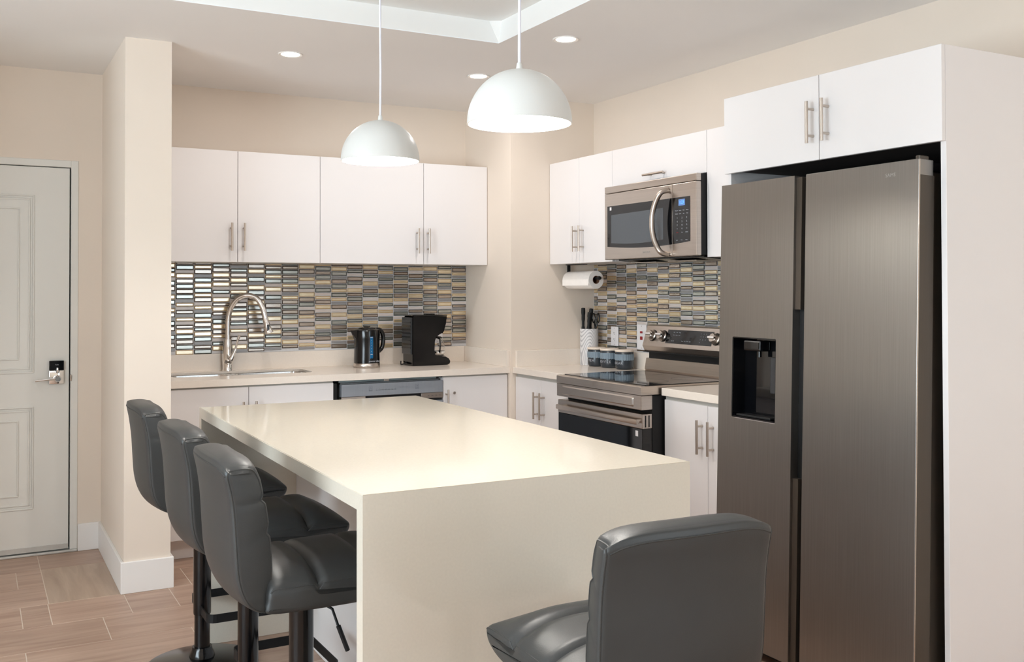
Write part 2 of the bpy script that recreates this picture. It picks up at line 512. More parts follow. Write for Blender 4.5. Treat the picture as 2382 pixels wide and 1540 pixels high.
def plank(x0, x1, y0, y1, m=None):
    L, D = round(x1 - x0 - GR, 4), round(y1 - y0 - GR, 4)
    if L < .01 or D < .01: return
    key = (L, D, m.name if m else '')
    if key not in pm:
        me = bpy.data.meshes.new('plank')
        t = B(-L / 2, L / 2, -D / 2, D / 2, -.0035, 0, r=.0006, seg=1)
        bmesh.ops.recalc_face_normals(t, faces=t.faces[:]); t.to_mesh(me); t.free()
        me.materials.append(m or PLANK); pm[key] = me
    o = bpy.data.objects.new('plank', pm[key]); COL.objects.link(o)
    o.location = ((x0 + x1) / 2, (y0 + y1) / 2, 0); o.parent = floor


rows = {0: (5.318, YD), 1: (5.0200, 5.318), 2: (4.7220, 5.0200), 3: (4.4240, 4.7220), 4: (4.1270, 4.4240), 5: (3.8260, 4.1270)}
offs = {0: .302, 1: .192, 2: .302, 3: .188, 4: .490, 5: .184}
for k in range(6, 25):
    rows[k] = (3.8260 - (k - 5) * PW, 3.8260 - (k - 6) * PW)
    offs[k] = .490 - .1525 * ((k * 3) % 4)
for k, (y0, y1) in rows.items():
    y0 = max(y0, YF); y1 = min(y1, YB)
    if y1 - y0 < .02: continue
    js = [offs[k] + i * .61 for i in range(-7, 6)]
    if k == 1: js = [j for j in js if j < .28] + [.302, .602, 1.2, 1.81, 2.42, 3.03]
    if k == 2: js = [j for j in js if j < .1] + [.302, .602, .912, 1.52, 2.13, 2.74, 3.35]
    if k == 3: js = [j for j in js if j < .2] + [.297, .610, .805, 1.41, 2.02, 2.63, 3.24]
    js = [XL] + [j for j in js if XL + .02 < j < XR - .02] + [XR]
    for a, b in zip(js[:-1], js[1:]):
        if k in (1, 2) and abs(a - .302) < .001: continue
        if b < PX0 + .01 and y0 > YD: continue
        plank(a, b, y0, y1)
plank(.302, .602, 4.722, 5.318, PLANKV)          # the one tile laid the other way by the pier

# baseboards
BH, BT = 0.142, 0.0135
bm = nb()
box(bm, PX0 - BT, PX1 + BT, PY0 - BT, PY0, 0, BH, r=.002, seg=1)
box(bm, PX0 - BT, PX0, PY0, YD - BT, 0, BH, r=.002, seg=1)
box(bm, PX1, PX1 + BT, PY0, 5.12, 0, BH, r=.002, seg=1)
struct('baseboard_partition', bm, TRIM, 'tall white baseboard wrapped around the pier', 'baseboard')
bm = nb(); box(bm, DX1 + .002, PX0, YD - BT, YD, 0, BH, r=.002, seg=1); box(bm, XL, DX0 - .002, YD - BT, YD, 0, BH, r=.002, seg=1)
struct('baseboard_entry', bm, TRIM, 'short white baseboard between the door frame and the pier', 'baseboard')

# entry door
bm = nb()
box(bm, DX0, DX0 + .036, YD - .004, YD + .06, .012, DZ, r=.002, seg=1); box(bm, DX1 - .036, DX1, YD - .004, YD + .06, .012, DZ, r=.002, seg=1)
box(bm, DX0 + .036, DX1 - .036, YD - .004, YD + .06, DZ - .036, DZ, r=.002, seg=1)
struct('trim_1', bm, DOORP, 'white frame around the entry door', 'door frame')
struct('trim_2', B(DX0, DX1, YD - .012, YD + .06, 0, .012, r=.003), THRESH, 'pale metal threshold under the entry door', 'threshold')
LX0, LX1 = DX0 + .041, DX1 - .0425
door = empty('door_1', ((LX0 + LX1) / 2, YD + .02, .014), 'white panelled entry door with a black and chrome lever lock', 'door', kind='structure')
obj('leaf', B(LX0, LX1, YD + .006, YD + .045, .016, DZ - .040, r=.002, seg=1), DOORP, door)
obj('dark_backing_plate', B(DX0 + .037, DX1 - .0365, YD + .0465, YD + .058, .014, DZ - .0365), BLACKM, door)  # black plate added behind the leaf to darken its gap and stop leaks
obj('door_sweep', B(LX0 + .005, LX1 - .005, YD + .001, YD + .006, .018, .045, r=.001, seg=1), THRESH, door)
for z0, z1 in ((.945, 1.871), (.240, .771)):
    px0, px1 = -0.290, 0.283
    bm = nb()
    for k, (ins, h) in enumerate(((0, .006), (.010, .002), (.020, .005), (.070, .007))):
        wd = .007 if k < 3 else .006
        a0, a1, c0, c1 = px0 + ins, px1 - ins, z0 + ins, z1 - ins
        y0 = YD + .006 - h
        box(bm, a0, a1, y0, YD + .006, c0, c0 + wd, r=.0015, seg=1); box(bm, a0, a1, y0, YD + .006, c1 - wd, c1, r=.0015, seg=1)
        box(bm, a0, a0 + wd, y0, YD + .006, c0 + wd, c1 - wd, r=.0015, seg=1); box(bm, a1 - wd, a1, y0, YD + .006, c0 + wd, c1 - wd, r=.0015, seg=1)
    obj('panel_moulding', bm, DOORP, door)
yl = YD + .006
lk = obj('lock_plate', B(.355, .426, yl - .014, yl, .884, .955, r=.003), CHROME, door, sm=30)
tag(lk, 'polished chrome lower lock plate')
o = obj('card_reader', B(.355, .426, yl - .018, yl, .955, 1.006, r=.003), BLACKG, door)
tag(o, 'glossy black card reader')
text('Kaba', .008, (.392, yl - .0183, .985), FACE_MY, PRINT, o)
bm = nb(); lathe(bm, [(.0, -.052), (.013, -.052), (.016, -.046), (.018, -.02), (.02, -.012)], 20, (.394, yl, .912), 'y')
lever = obj('lever_handle', bm, CHROME, door, sm=40)
bm = nb(); tube(bm, [(.394, yl - .043, .912), (.36, yl - .046, .912), (.288, yl - .046, .906)], [.0075, .0065, .006], 12)
obj('lever_arm', bm, CHROME, lever, sm=40)
bm = nb(); lathe(bm, [(.0, -.032), (.009, -.032), (.011, -.024), (.012, -.014)], 16, (.394, yl, .951), 'y'); box(bm, .390, .398, yl - .036, yl - .02, .945, .970, r=.002)
obj('thumb_turn', bm, CHROME, door, sm=40)
obj('strike_plate', B(.455, .463, YD - .010, YD - .0045, .896, .930, r=.001, seg=1), STEEL, door)

# ------------------------------------------------------------------ mosaic tile splashbacks
HT = {'thick': .0262, 'med': .0200, 'strip': .0152}
tile_me = {}


def tile_mesh(wd, kind, m, axis):
    key = (round(wd, 4), kind, m.name, axis)
    if key in tile_me: return tile_me[key]
    h = HT[kind]; me = bpy.data.meshes.new('tile')
    bm = nb()
    d0, d1, bv = (.0014, .0036, .0052) if kind != 'strip' else (.0014, .0024, .001)
    L = [(-wd / 2, -h / 2), (wd / 2, -h / 2), (wd / 2, h / 2), (-wd / 2, h / 2)]
    I = [(-wd / 2 + bv, -h / 2 + bv), (wd / 2 - bv, -h / 2 + bv), (wd / 2 - bv, h / 2 - bv), (-wd / 2 + bv, h / 2 - bv)]
    f = (lambda p, d: (p[0], -d, p[1])) if axis == 'y' else (lambda p, d: (-d, -p[0], p[1]))
    A = [bm.verts.new(f(p, 0)) for p in L]; Bq = [bm.verts.new(f(p, d0)) for p in L]; Cq = [bm.verts.new(f(p, d1)) for p in I]
    for i in range(4):
        j = (i + 1) % 4
        bm.faces.new((A[i], A[j], Bq[j], Bq[i])); bm.faces.new((Bq[i], Bq[j], Cq[j], Cq[i]))
    for f_ in bm.faces: f_.material_index = 1
    bm.faces.new(Cq)
    bmesh.ops.recalc_face_normals(bm, faces=bm.faces[:])
    bm.to_mesh(me); bm.free(); me.materials.append(m); me.materials.append(FRAMES.get(m.name, m))
    tile_me[key] = me
    return me


def tile_field(parent, axis, cols, z0, z1, plane, seed, single):
    """cols = [(a0, a1)] along the wall; single(column) -> tiles of that column stand alone"""
    rnd = random.Random(seed)
    cnt = 0
    rest = {}
    mats3 = (T_CREAM, T_TAUPE, T_SLATE)
    for ci, (a0, a1) in enumerate(cols):
        z = z1 - rnd.choice((0, .006, .012, .018)); last = None; last_m = None
        zt = z1
        first = True
        while True:
            opts = [('thick', .42), ('med', .30), ('strip', .28)]
            if last == 'strip': opts = [('thick', .62), ('med', .38)]
            if last == 'med': opts = [('thick', .5), ('strip', .5)]
            x = rnd.random() * sum(p for _, p in opts)
            for kd, p in opts:
                x -= p
                if x <= 0: break
            h = HT[kd]
            if zt - h < z0 - .004: break
            if kd == 'strip': m = rnd.choice((T_STRIP, T_STRIP2))
            else:
                m = rnd.choice([q for q in mats3 if q is not last_m]); last_m = m
            wd = abs(a1 - a0) - .0038
            me = tile_mesh(wd, kd, m, axis)
            cz = zt - h / 2; ca = (a0 + a1) / 2
            loc = (ca, plane, cz) if axis == 'y' else (plane, ca, cz)
            if single(ci, kd) and cnt < 298:
                o = bpy.data.objects.new('tile', me); COL.objects.link(o)
                o.location = loc; o.parent = parent; cnt += 1
            else:
                rest.setdefault(m.name, []).append((me, loc))
            zt -= h + .0032
            last = kd
    # the thin strips and the tiles out of sight, joined
    bm = nb(); ml = []
    for k, lst in rest.items():
        ml += [MATS[k], FRAMES.get(k, MATS[k])]
        for me, loc in lst:
            nf = len(bm.faces); nv = len(bm.verts)
            bm.from_mesh(me)
            bm.verts.ensure_lookup_table(); bm.faces.ensure_lookup_table()
            for v in bm.verts[nv:]: v.co += Vector(loc)
            for f in bm.faces[nf:]: f.material_index += len(ml) - 2
    if ml:
        me = bpy.data.meshes.new('strip_tiles'); bm.to_mesh(me)
        for m in ml: me.materials.append(m)
        o = bpy.data.objects.new('strip_tiles', me); COL.objects.link(o); o.parent = parent; o['kind'] = 'stuff'
    bm.free()
    return cnt


sb = obj('tile_splashback', B(PX1, XC, YB - .003, YB, 1.012, 1.545), GROUT, wall_back)
cols = [(PX1 + .002, .9035)] + [(.9035 + .1009 * i, .9035 + .1009 * (i + 1)) for i in range(19)]
cols[-1] = (cols[-1][0], XC - .001)
tile_field(sb, 'y', cols, 1.012, 1.545, YB - .003, 11, lambda c, k: c > 0 and k != 'strip')
sr = obj('tile_splashback', B(XR - .003, XR, 3.030, YCH, 1.012, 1.545), GROUT, wall_right)
colsr = [(5.088, 5.047)] + [(5.047 - .1005 * i, 5.047 - .1005 * (i + 1)) for i in range(20)]
colsr[-1] = (colsr[-1][0], 3.031) if colsr[-1][0] > 3.06 else colsr[-1]
tile_field(sr, 'x', [(b, a) for a, b in colsr], 1.012, 1.545, XR - .003, 5, lambda c, k: c < 12 and k != 'strip')


# ------------------------------------------------------------------ cabinets
def fb(face, a0, a1, d0, d1, z0, z1, bm=None, **k):
    """box by run coordinate a, depth coordinate d: face 'y' -> x,y ; face 'x' -> y,x"""
    bm = bm or nb()
    return box(bm, a0, a1, d0, d1, z0, z1, **k) if face == 'y' else box(bm, d0, d1, a0, a1, z0, z1, **k)


def bar_handle(parent, face, front, a, z0, z1, horiz=None, so=.034, r=.006):
    """round bar pull; front = coordinate of the door face, bar stands so in front of it"""
    P = (lambda a_, d_, z_: (a_, d_, z_)) if face == 'y' else (lambda a_, d_, z_: (d_, a_, z_))
    bm = nb()
    d = front - so
    if horiz is None:
        tube(bm, [P(a, d, z0), P(a, d, z1)], r, 14)
        for z in (z0 + .027, z1 - .027): tube(bm, [P(a, d, z), P(a, front, z)], r * .8, 10)
    else:
        a0, a1 = horiz
        tube(bm, [P(a0, d, z0), P(a1, d, z0)], r, 14)
        for q in (a0 + .03 * (1 if a1 > a0 else -1), a1 - .03 * (1 if a1 > a0 else -1)): tube(bm, [P(q, d, z0), P(q, front, z0)], r * .8, 10)
    return obj('handle', bm, NICKEL, parent, sm=40)


def cabinet(name, label, face, a0, a1, front, back, z0, z1, doors, toe=None, rail=None, group=None, inset=.0, bodymat=None):
    """doors = [(a0, a1, handle)], handle = ('v', a, z0, z1) or ('h', a0, a1, z)"""
    lo, hi = min(a0, a1), max(a0, a1)
    mid = (lo + hi) / 2
    loc = (mid, (front + back) / 2, z0 if toe is None else 0) if face == 'y' else ((front + back) / 2, mid, z0 if toe is None else 0)
    t = empty(name, loc, label, 'cabinet', group)
    bf = front + .0195
    if inset:
        bm = fb(face, lo + .0008, lo + .018, bf, back, z0, z1); fb(face, hi - .018, hi - .0008, bf, back, z0, z1, bm=bm)
        fb(face, lo + .018, hi - .018, bf, back, z0, z0 + .018, bm=bm); fb(face, lo + .018, hi - .018, back - .006, back, z0 + .018, z1, bm=bm)
    else: bm = fb(face, lo + .0008, hi - .0008, bf, back, z0, z1, r=.0012, seg=1)
    obj('carcass', bm, bodymat or CAB, t)
    if toe is not None:
        obj('toe_kick', fb(face, lo + .001, hi - .001, front + toe, back, 0.001, z0 - .0005), CAB, t)
    if rail is not None:
        obj('top_rail', fb(face, lo + .0008, hi - .0008, front + .012, front + .019, rail[0], rail[1]), CABIN, t)
    for d in doors:
        x0, x1 = sorted(d[:2])
        zz0, zz1 = d[3] if len(d) > 3 else (z0, z1)
        dd = obj('door', fb(face, x0 + .0014, x1 - .0014, front, front + .018, zz0, zz1, r=.0012, seg=1), CAB, t)
        h = d[2]
        if h:
            if h[0] == 'v': bar_handle(dd, face, front, h[1], h[2], h[3])
            else: bar_handle(dd, face, front, 0, h[3], h[3], horiz=(h[1], h[2]))
    return t


UB, UT = 1.5264, 2.1346                 # wall cabinets, underside and top
YU = 5.3877
cabinet('wall_cabinet', 'white two-door wall cabinet over the sink, beside the pier', 'y', PX1 + .002, 1.7462, YU, YB - .012, UB, UT,
        [(PX1 + .002, 1.279, ('v', 1.2415, 1.588, 1.740)), (1.279, 1.7462, ('v', 1.3105, 1.588, 1.740))], group='white wall cabinets')
cabinet('wall_cabinet', 'white two-door wall cabinet above the kettle and coffee maker', 'y', 1.7462, XC - .002, YU, YB - .012, UB, UT,
        [(1.7462, 2.390, ('v', 2.344, 1.591, 1.741)), (2.390, XC - .002, ('v', 2.414, 1.591, 1.741))], group='white wall cabinets')
XU = 3.0913
cabinet('wall_cabinet', 'white two-door wall cabinet over the paper towel roll', 'x', 4.4292, YCH - .002, XU, XR - .012, UB, UT,
        [(4.7631, YCH - .002, ('v', 4.787, 1.592, 1.740)), (4.4292, 4.7631, ('v', 4.7175, 1.592, 1.740))], group='white wall cabinets')
cabinet('wall_cabinet', 'short white flap cabinet directly above the microwave', 'x', 3.646, 4.4292, XU, XR - .012, 1.931, UT,
        [(3.646, 4.4292, ('h', 4.109, 3.940, 1.964))], group='white wall cabinets')
cabinet('wall_cabinet', 'white single-door wall cabinet between microwave and refrigerator housing', 'x', 3.032, 3.646, XU, XR - .012, UB, UT,
        [(3.032, 3.646, None)], group='white wall cabinets')

YBF = 5.125
cabinet('base_cabinet', 'white two-door base cabinet under the sink', 'y', PX1 + .015, 1.737, YBF, YB - .005, .109, .868,
        [(PX1 + .015, 1.276, ('v', 1.2415, .645, .795)), (1.276, 1.737, ('v', 1.308, .645, .796))], toe=.0735, rail=(.868, .878), group='white base cabinets', inset=1)
t = cabinet('base_cabinet', 'white lockable single-door base cabinet beside the dishwasher', 'y', 2.394, 2.818, YBF, YB - .005, .109, .868,
            [(2.394, 2.818, ('v', 2.411, .648, .800))], toe=.0735, rail=(.868, .878), group='white base cabinets')
bm = nb(); lathe(bm, [(0, -.004), (.0075, -.004), (.0085, -.002), (.0085, 0)], 20, (2.466, YBF, .777), 'y')
bm2 = bm
obj('lock', bm2, STEEL, [c for c in t.children if c.name.startswith('door')][0], sm=40)
XBF = 2.850
cabinet('base_cabinet', 'white two-door base cabinet under the canisters', 'x', 4.424, YCH - .003, XBF, XR - .005, .109, .858,
        [(4.793, YCH - .003, ('v', 4.8215, .638, .790)), (4.424, 4.793, ('v', 4.7545, .640, .791))], toe=.0735, rail=(.858, .878), group='white base cabinets')
cabinet('base_cabinet', 'white two-door base cabinet between cooker and refrigerator', 'x', 3.032, 3.672, XBF, XR - .005, .109, .860,
        [(3.363, 3.668, ('v', 3.3975, .646, .796)), (3.032, 3.363, ('v', 3.326, .647, .796))], toe=.0735, rail=(.860, .878), group='white base cabinets')

# tall housing round the refrigerator
XFC = 2.6543
h = empty('fridge_housing', (3.03, 2.52, 0), 'tall white housing with two top doors around the refrigerator', 'cabinet')
obj('side_panel', B(XFC + .019, XR - .002, 2.0264, 2.0464, .001, UT, r=.001, seg=1), CAB, h)
obj('side_panel', B(XFC + .019, XR - .002, 3.006, 3.026, .001, UT, r=.001, seg=1), CAB, h)
obj('carcass', B(XFC + .020, XR - .002, 2.0466, 3.0058, 1.850, UT - .001), CAB, h)
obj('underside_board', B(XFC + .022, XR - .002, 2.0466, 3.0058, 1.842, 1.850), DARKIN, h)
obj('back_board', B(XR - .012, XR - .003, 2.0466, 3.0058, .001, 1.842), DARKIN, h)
dd = obj('door', B(XFC, XFC + .018, 2.528, 3.0245, 1.8322, UT, r=.0012, seg=1), CAB, h); bar_handle(dd, 'x', XFC, 2.5525, 1.892, 2.0415)
dd = obj('door', B(XFC, XFC + .018, 2.0264, 2.525, 1.8322, UT, r=.0012, seg=1), CAB, h); bar_handle(dd, 'x', XFC, 2.4825, 1.892, 2.0415)

# ------------------------------------------------------------------ worktops
CT0, CT1 = .879, .915
UPZ = 1.0115
wt = empty('worktop', (1.8, 5.4, CT0), 'cream quartz worktop with an undermount sink cut-out along the back wall', 'worktop')
bm = nb()
hole = rrect(.935, 1.690, 5.310, 5.606, .055)
holed_slab(bm, [(PX1 + .001, 5.1043), (XC - .001, 5.1043), (XC - .001, YB - .001), (PX1 + .001, YB - .001)], [hole], .902, CT1)
obj('slab', bm, QUARTZ, wt)
obj('front_apron', B(PX1 + .001, XC - .001, 5.1043, 5.150, CT0, .902), QUARTZ, wt)
obj('upstand', B(PX1 + .001, XC - .021, YB - .021, YB - .0035, CT1, UPZ, r=.001, seg=1), QUARTZ, wt)
obj('upstand', B(XC - .020, XC - .001, 5.106, YB - .0035, CT1, UPZ, r=.001, seg=1), QUARTZ, wt)
wt = empty('worktop', (3.1, 4.75, CT0), 'cream quartz worktop under the canisters and knife block', 'worktop')
obj('slab', B(2.8312, XR - .001, 4.4225, YCH - .001, CT0, CT1, r=.0015, seg=1), QUARTZ, wt)
obj('upstand', B(2.8500, XR - .021, YCH - .020, YCH - .001, CT1, UPZ, r=.001, seg=1), QUARTZ, wt)
obj('upstand', B(XR - .020, XR - .0035, 4.4225, YCH - .001, CT1, UPZ, r=.001, seg=1), QUARTZ, wt)
wt = empty('worktop', (3.1, 3.35, CT0), 'short cream quartz worktop between cooker and refrigerator', 'worktop')
obj('slab', B(2.8312, XR - .001, 3.028, 3.6655, CT0, CT1, r=.0015, seg=1), QUARTZ, wt)
obj('upstand', B(XR - .020, XR - .0035, 3.028, 3.6655, CT1, UPZ, r=.001, seg=1), QUARTZ, wt)

# sink
sk = empty('sink', (1.31, 5.45, .70), 'double-bowl stainless undermount sink below the faucet', 'sink')


def bowl(x0, x1, y0, y1):
    bm = nb()
    o1 = rrect(x0 - .018, x1 + .018, y0 - .018, y1 + .018, .055); i1 = rrect(x0, x1, y0, y1, .045); i2 = rrect(x0 + .012, x1 - .012, y0 + .012, y1 - .012, .04)
    zs = [.9012, .900, .72, .705]
    L = [[bm.verts.new((p[0], p[1], z)) for p in l] for l, z in zip((o1, i1, i2, rrect(x0 + .03, x1 - .03, y0 + .03, y1 - .03, .03)), zs)]
    n = len(o1)
    for k in range(3):
        for i in range(n): bm.faces.new((L[k][i], L[k][(i + 1) % n], L[k + 1][(i + 1) % n], L[k + 1][i]))
    bm.faces.new(L[3])
    bw = obj('bowl', bm, SINKM, sk, sm=40)
    bm = nb(); lathe(bm, [(0, .7055), (.036, .7055), (.042, .7075), (.045, .706)], 24, ((x0 + x1) / 2, (y0 + y1) / 2, 0))
    obj('drain', bm, CHROME, bw, sm=40)


bowl(.950, 1.262, 5.322, 5.594); bowl(1.300, 1.675, 5.322, 5.594)

# faucet
fx, fy = 1.283, 5.642
fc = empty('faucet', (fx, fy, CT1), 'chrome gooseneck pull-down kitchen faucet behind the sink', 'faucet')
bm = nb(); lathe(bm, [(.030, 0), (.030, .006), (.027, .012), (.030, .05), (.032, .085), (.031, .115), (.026, .15), (.0225, .18)], 28, (fx, fy, CT1))
obj('body', bm, CHROME, fc, sm=50)
dx, dy = .93, -.36
arc = [(0, .16), (0, .24), (.002, .30), (.022, .365), (.062, .412), (.115, .428), (.165, .408), (.195, .36), (.207, .315), (.211, .295)]
pts = spline([(fx + a * dx, fy + a * dy, CT1 + b) for a, b in arc], 5)
bm = nb(); tube(bm, pts, .0155, 16)
obj('spout', bm, CHROME, fc, sm=50)
bm = nb()
hp = [(.2105, .297), (.213, .285), (.221, .25), (.231, .215), (.2325, .211)]
tube(bm, [(fx + a * dx, fy + a * dy, CT1 + b) for a, b in hp], [.0165, .017, .019, .0265, .026], 18)
sh = obj('spray_head', bm, CHROME, fc, sm=50)
tx, ty = fx + .2235 * dx - .0 , fy + .2235 * dy
bm = nb(); box(bm, tx - .008, tx + .006, ty - .024, ty - .016, CT1 + .225, CT1 + .262, r=.003)
obj('spray_button', bm, BLACKP, sh)
bm = nb()
tube(bm, spline([(fx + .008, fy - .03, CT1 + .062), (fx + .022, fy - .036, CT1 + .09), (fx + .036, fy - .038, CT1 + .125), (fx + .044, fy - .044, CT1 + .165), (fx + .055, fy - .05, CT1 + .20)], 4),
     [.018] * 2 + [.016, .014, .012, .010, .009, .008, .007, .0065, .006, .006, .006, .007, .008, .009, .010], 12)
obj('lever', bm, CHROME, fc, sm=60)

# ------------------------------------------------------------------ dishwasher
dw = empty('dishwasher', (2.08, 5.4, 0), 'grey stainless dishwasher with a top control strip below the worktop', 'dishwasher')
dx0, dx1, dy0 = 1.7805, 2.3905, 5.120
obj('tub', B(dx0 + .006, dx1 - .006, dy0 + .04, YB - .03, .10, .862, r=.003), mat('dw_tub', S(120, 125, 128), 0.5, 0.4, noise=((9, 9, 9), .04)), dw)
obj('dark_gap_block', B(1.7405, 1.7600, dy0 + .02, YB - .05, .11, .862), BLACKM, dw)  # added black block standing in for the dark gap beside the tub
obj('top_bracket', B(dx0, dx1 - .02, dy0 + .05, dy0 + .07, .8625, .8765), mat('galvanised', S(158, 172, 174), .45, .5, noise=((40, 40, 40), .1)), dw)
obj('bracket_tab', B(2.045, 2.075, dy0 + .042, dy0 + .0495, .860, .8765, r=.001, seg=1), STEEL, dw)
fs = obj('control_strip', B(dx0, dx1, dy0, dy0 + .039, .786, .8545, r=.003), DWSTEEL, dw)
labels = 'Auto Normal Heavy Express Quick Delay Rinse'.split()
for i, s in enumerate(labels):
    x = 1.985 + i * .0185
    text(s, .0055, (x, dy0 - .0004, .8175), FACE_MY, PRINTD, fs)
    text('.', .016, (x, dy0 - .0004, .8275), FACE_MY, PRINTD, fs)
for x, s in ((1.949, 'POWER'), (2.229, 'START')):
    bm = nb()
    for a in ((x - .010, x + .010, .838, .8386), (x - .010, x + .010, .812, .8126), (x - .010, x - .0094, .8126, .838), (x + .0094, x + .010, .8126, .838)):
        box(bm, a[0], a[1], dy0 - .0005, dy0, a[2], a[3])
    lathe(bm, [(.0032, -.0005), (.0040, -.0005), (.0040, 0), (.0032, 0)], 14, (x, dy0, .829), 'y', close=True)
    obj('button_outline', bm, PRINTD, fs)
    text(s, .0045, (x, dy0 - .0004, .818), FACE_MY, PRINTD, fs)
for i in range(3):
    text('= ' * 3, .006, (2.1455 + i * .018 - .018, dy0 - .0004, .8365 - .010 * 1), FACE_MY, PRINTD, fs)
o = obj('pocket_handle', B(1.920, 2.256, dy0 + .018, dy0 + .038, .752, .7855), BLACKM, dw)
obj('pocket_side', B(dx0, 1.9195, dy0 + .001, dy0 + .038, .755, .7855, r=.001, seg=1), STEEL, dw)
bm = nb(); box(bm, 2.2565, dx1, dy0 + .001, dy0 + .038, .755, .7855, r=.001, seg=1)
o = obj('pocket_side', bm, STEEL, dw)
for i in range(4): text('o Rinse'[:5], .006, (2.300 + i * .0235, dy0 + .0006, .770), FACE_MY, PRINTD, o)
obj('shadow_gap', B(dx0 + .002, dx1 - .002, dy0 + .012, dy0 + .038, .742, .7545), BLACKM, dw)
obj('door_panel', B(dx0, dx1, dy0, dy0 + .038, .115, .7415, r=.003), DWSTEEL, dw)
obj('toe_panel', B(dx0 + .002, dx1 - .002, dy0 + .06, dy0 + .075, .002, .112), BLACKM, dw)

# ------------------------------------------------------------------ cooker
SY0, SY1, SXF = 3.6775, 4.4165, 2.7230
st = empty('electric_range', (3.05, 4.05, 0), 'stainless steel electric range with a black glass cooktop', 'range')
obj('body', B(2.790, 3.385, SY0 + .004, SY1 - .004, .03, .880, r=.003), BLACKM, st)
bm = nb()
prism(bm, [(SXF, .8835), (SXF, .9195), (SXF + .006, .9235), (SXF + .045, .9245), (3.30, .9245), (3.30, .8835)], 'y', SY0, SY1)
obj('cooktop_rim', bm, STEELH, st)
ck = obj('cooktop_glass', B(2.766, 3.285, SY0 + .010, SY1 - .010, .9246, .9275, r=.001, seg=1), BLACKG, st)
for (x, y, r) in ((2.90, 3.87, .105), (2.90, 4.23, .085), (3.15, 3.87, .08), (3.15, 4.23, .105)):
    bm = nb(); lathe(bm, [(r - .0015, .92755), (r, .92755), (r, .9277), (r - .0015, .9277)], 48, (x, y, 0), close=True)
    obj('burner_ring', bm, PRINTD, ck)
# front panel with a recessed field
fp = obj('front_panel', B(SXF, 2.789, SY0, SY1, .8145, .8815, r=.003), STEELH, st)
bm = nb()
fy0, fy1, fz0, fz1 = SY0 + .055, SY1 - .055, .826, .872
o_ = rrect(fy0, fy1, fz0, fz1, .008); i_ = rrect(fy0 + .008, fy1 - .008, fz0 + .006, fz1 - .006, .006)
A = [bm.verts.new((SXF - .0005, p[0], p[1])) for p in o_]; C2 = [bm.verts.new((SXF - .006, p[0], p[1])) for p in i_]
for i in range(len(A)): bm.faces.new((A[i], A[(i + 1) % len(A)], C2[(i + 1) % len(A)], C2[i]))
bm.faces.new(C2); bm.faces.new(A[::-1])
obj('raised_field', bm, STEELH, fp)
# oven door
od = empty('oven_door', (0, 0, 0), None, None); od.parent = st; od.location = (0, 0, 0)
od.matrix_parent_inverse = WM[st.name].inverted(); reg(od, Matrix.Identity(4))
DXF = 2.730
obj('door_top_band', B(DXF, 2.787, SY0 + .001, SY1 - .001, .728, .796, r=.003), STEELH, od)
obj('door_glass', B(DXF + .002, 2.787, SY0 + .002, SY1 - .002, .225, .7275, r=.002), BLACKG, od)
obj('door_window', B(DXF + .0014, DXF + .0022, SY0 + .11, SY1 - .11, .33, .64), mat('oven_window', S(20, 21, 25), .08, spec=.6, noise=((9, 9, 9), .05)), od)
bm = nb(); box(bm, DXF - .034, DXF - .020, SY0 + .003, SY1 - .030, .750, .774, r=.005)
for y in (SY0 + .012, SY1 - .062): box(bm, DXF - .022, DXF + .001, y, y + .026, .755, .771, r=.003)
obj('door_handle', bm, STEEL, od, sm=40)
bm = nb()
for x in (DXF + .016, DXF + .036): box(bm, x, x + .006, SY0 - .0002, SY0 + .003, .735, .789)
obj('side_vent', bm, BLACKM, od)
obj('label_sticker', B(DXF + .0012, DXF + .0019, SY0 + .035, SY0 + .055, .690, .716), WHITEP, od)
obj('drawer_front', B(DXF + .004, 2.787, SY0 + .002, SY1 - .002, .045, .218, r=.003), STEELH, st)
# backguard
bgx = lambda z: 3.281 + (z - 1.064) / (1.173 - 1.064) * .036
bm = nb(); prism(bm, [(3.302, .9246), (3.296, .935), (3.308, .994), (3.395, .994), (3.395, .9246)], 'y', SY0, SY1); obj('riser', bm, STEELH, st)
obj('vent_gap', B(3.318, 3.395, SY0 + .012, SY1 - .012, .9942, 1.0325), BLACKM, st)
bm = nb(); prism(bm, [(3.297, 1.033), (3.281, 1.064), (3.317, 1.173), (3.328, 1.178), (3.394, 1.178), (3.394, 1.033)], 'y', SY0, SY1)
cp = obj('control_panel', bm, STEELH, st)
obj('panel_lip', B(3.290, 3.312, SY0 - .001, SY1 + .006, 1.028, 1.0326), BLACKM, st)
nx = Vector((-(1.173 - 1.064), 0, .036)).normalized()       # outward from the sloping face
up_ = Vector((.036, 0, 1.173 - 1.064)).normalized()


def on_panel(y, s, d=0.0):
    """s = distance up the sloping face from its lower edge"""
    return Vector((3.281, y, 1.064)) + up_ * s + nx * d


def panel_quad(bm, y0, y1, s0, s1, d):
    a = [on_panel(y0, s0, d), on_panel(y1, s0, d), on_panel(y1, s1, d), on_panel(y0, s1, d)]
    b = [p - nx * (d + .001) for p in a]
    A = [bm.verts.new(p) for p in a]; Bq = [bm.verts.new(p) for p in b]
    bm.faces.new(A); bm.faces.new(Bq[::-1])
    for i in range(4): bm.faces.new((A[i], A[(i + 1) % 4], Bq[(i + 1) % 4], Bq[i]))


bm = nb(); panel_quad(bm, 4.222, 3.852, .022, .098, .0012); dsp = obj('touch_display', bm, BLACKG, cp)
tilt = math.atan2(.036, 1.173 - 1.064)
ROTP = (R(90) - 0, 0, R(-90))


def ptext(s, size, y, sd, m=PRINT):
    from mathutils import Euler
    p = on_panel(y, sd, .0016)
    o = text(s, size, p, (R(90) - tilt, 0, R(-90)), m, dsp)
    return o


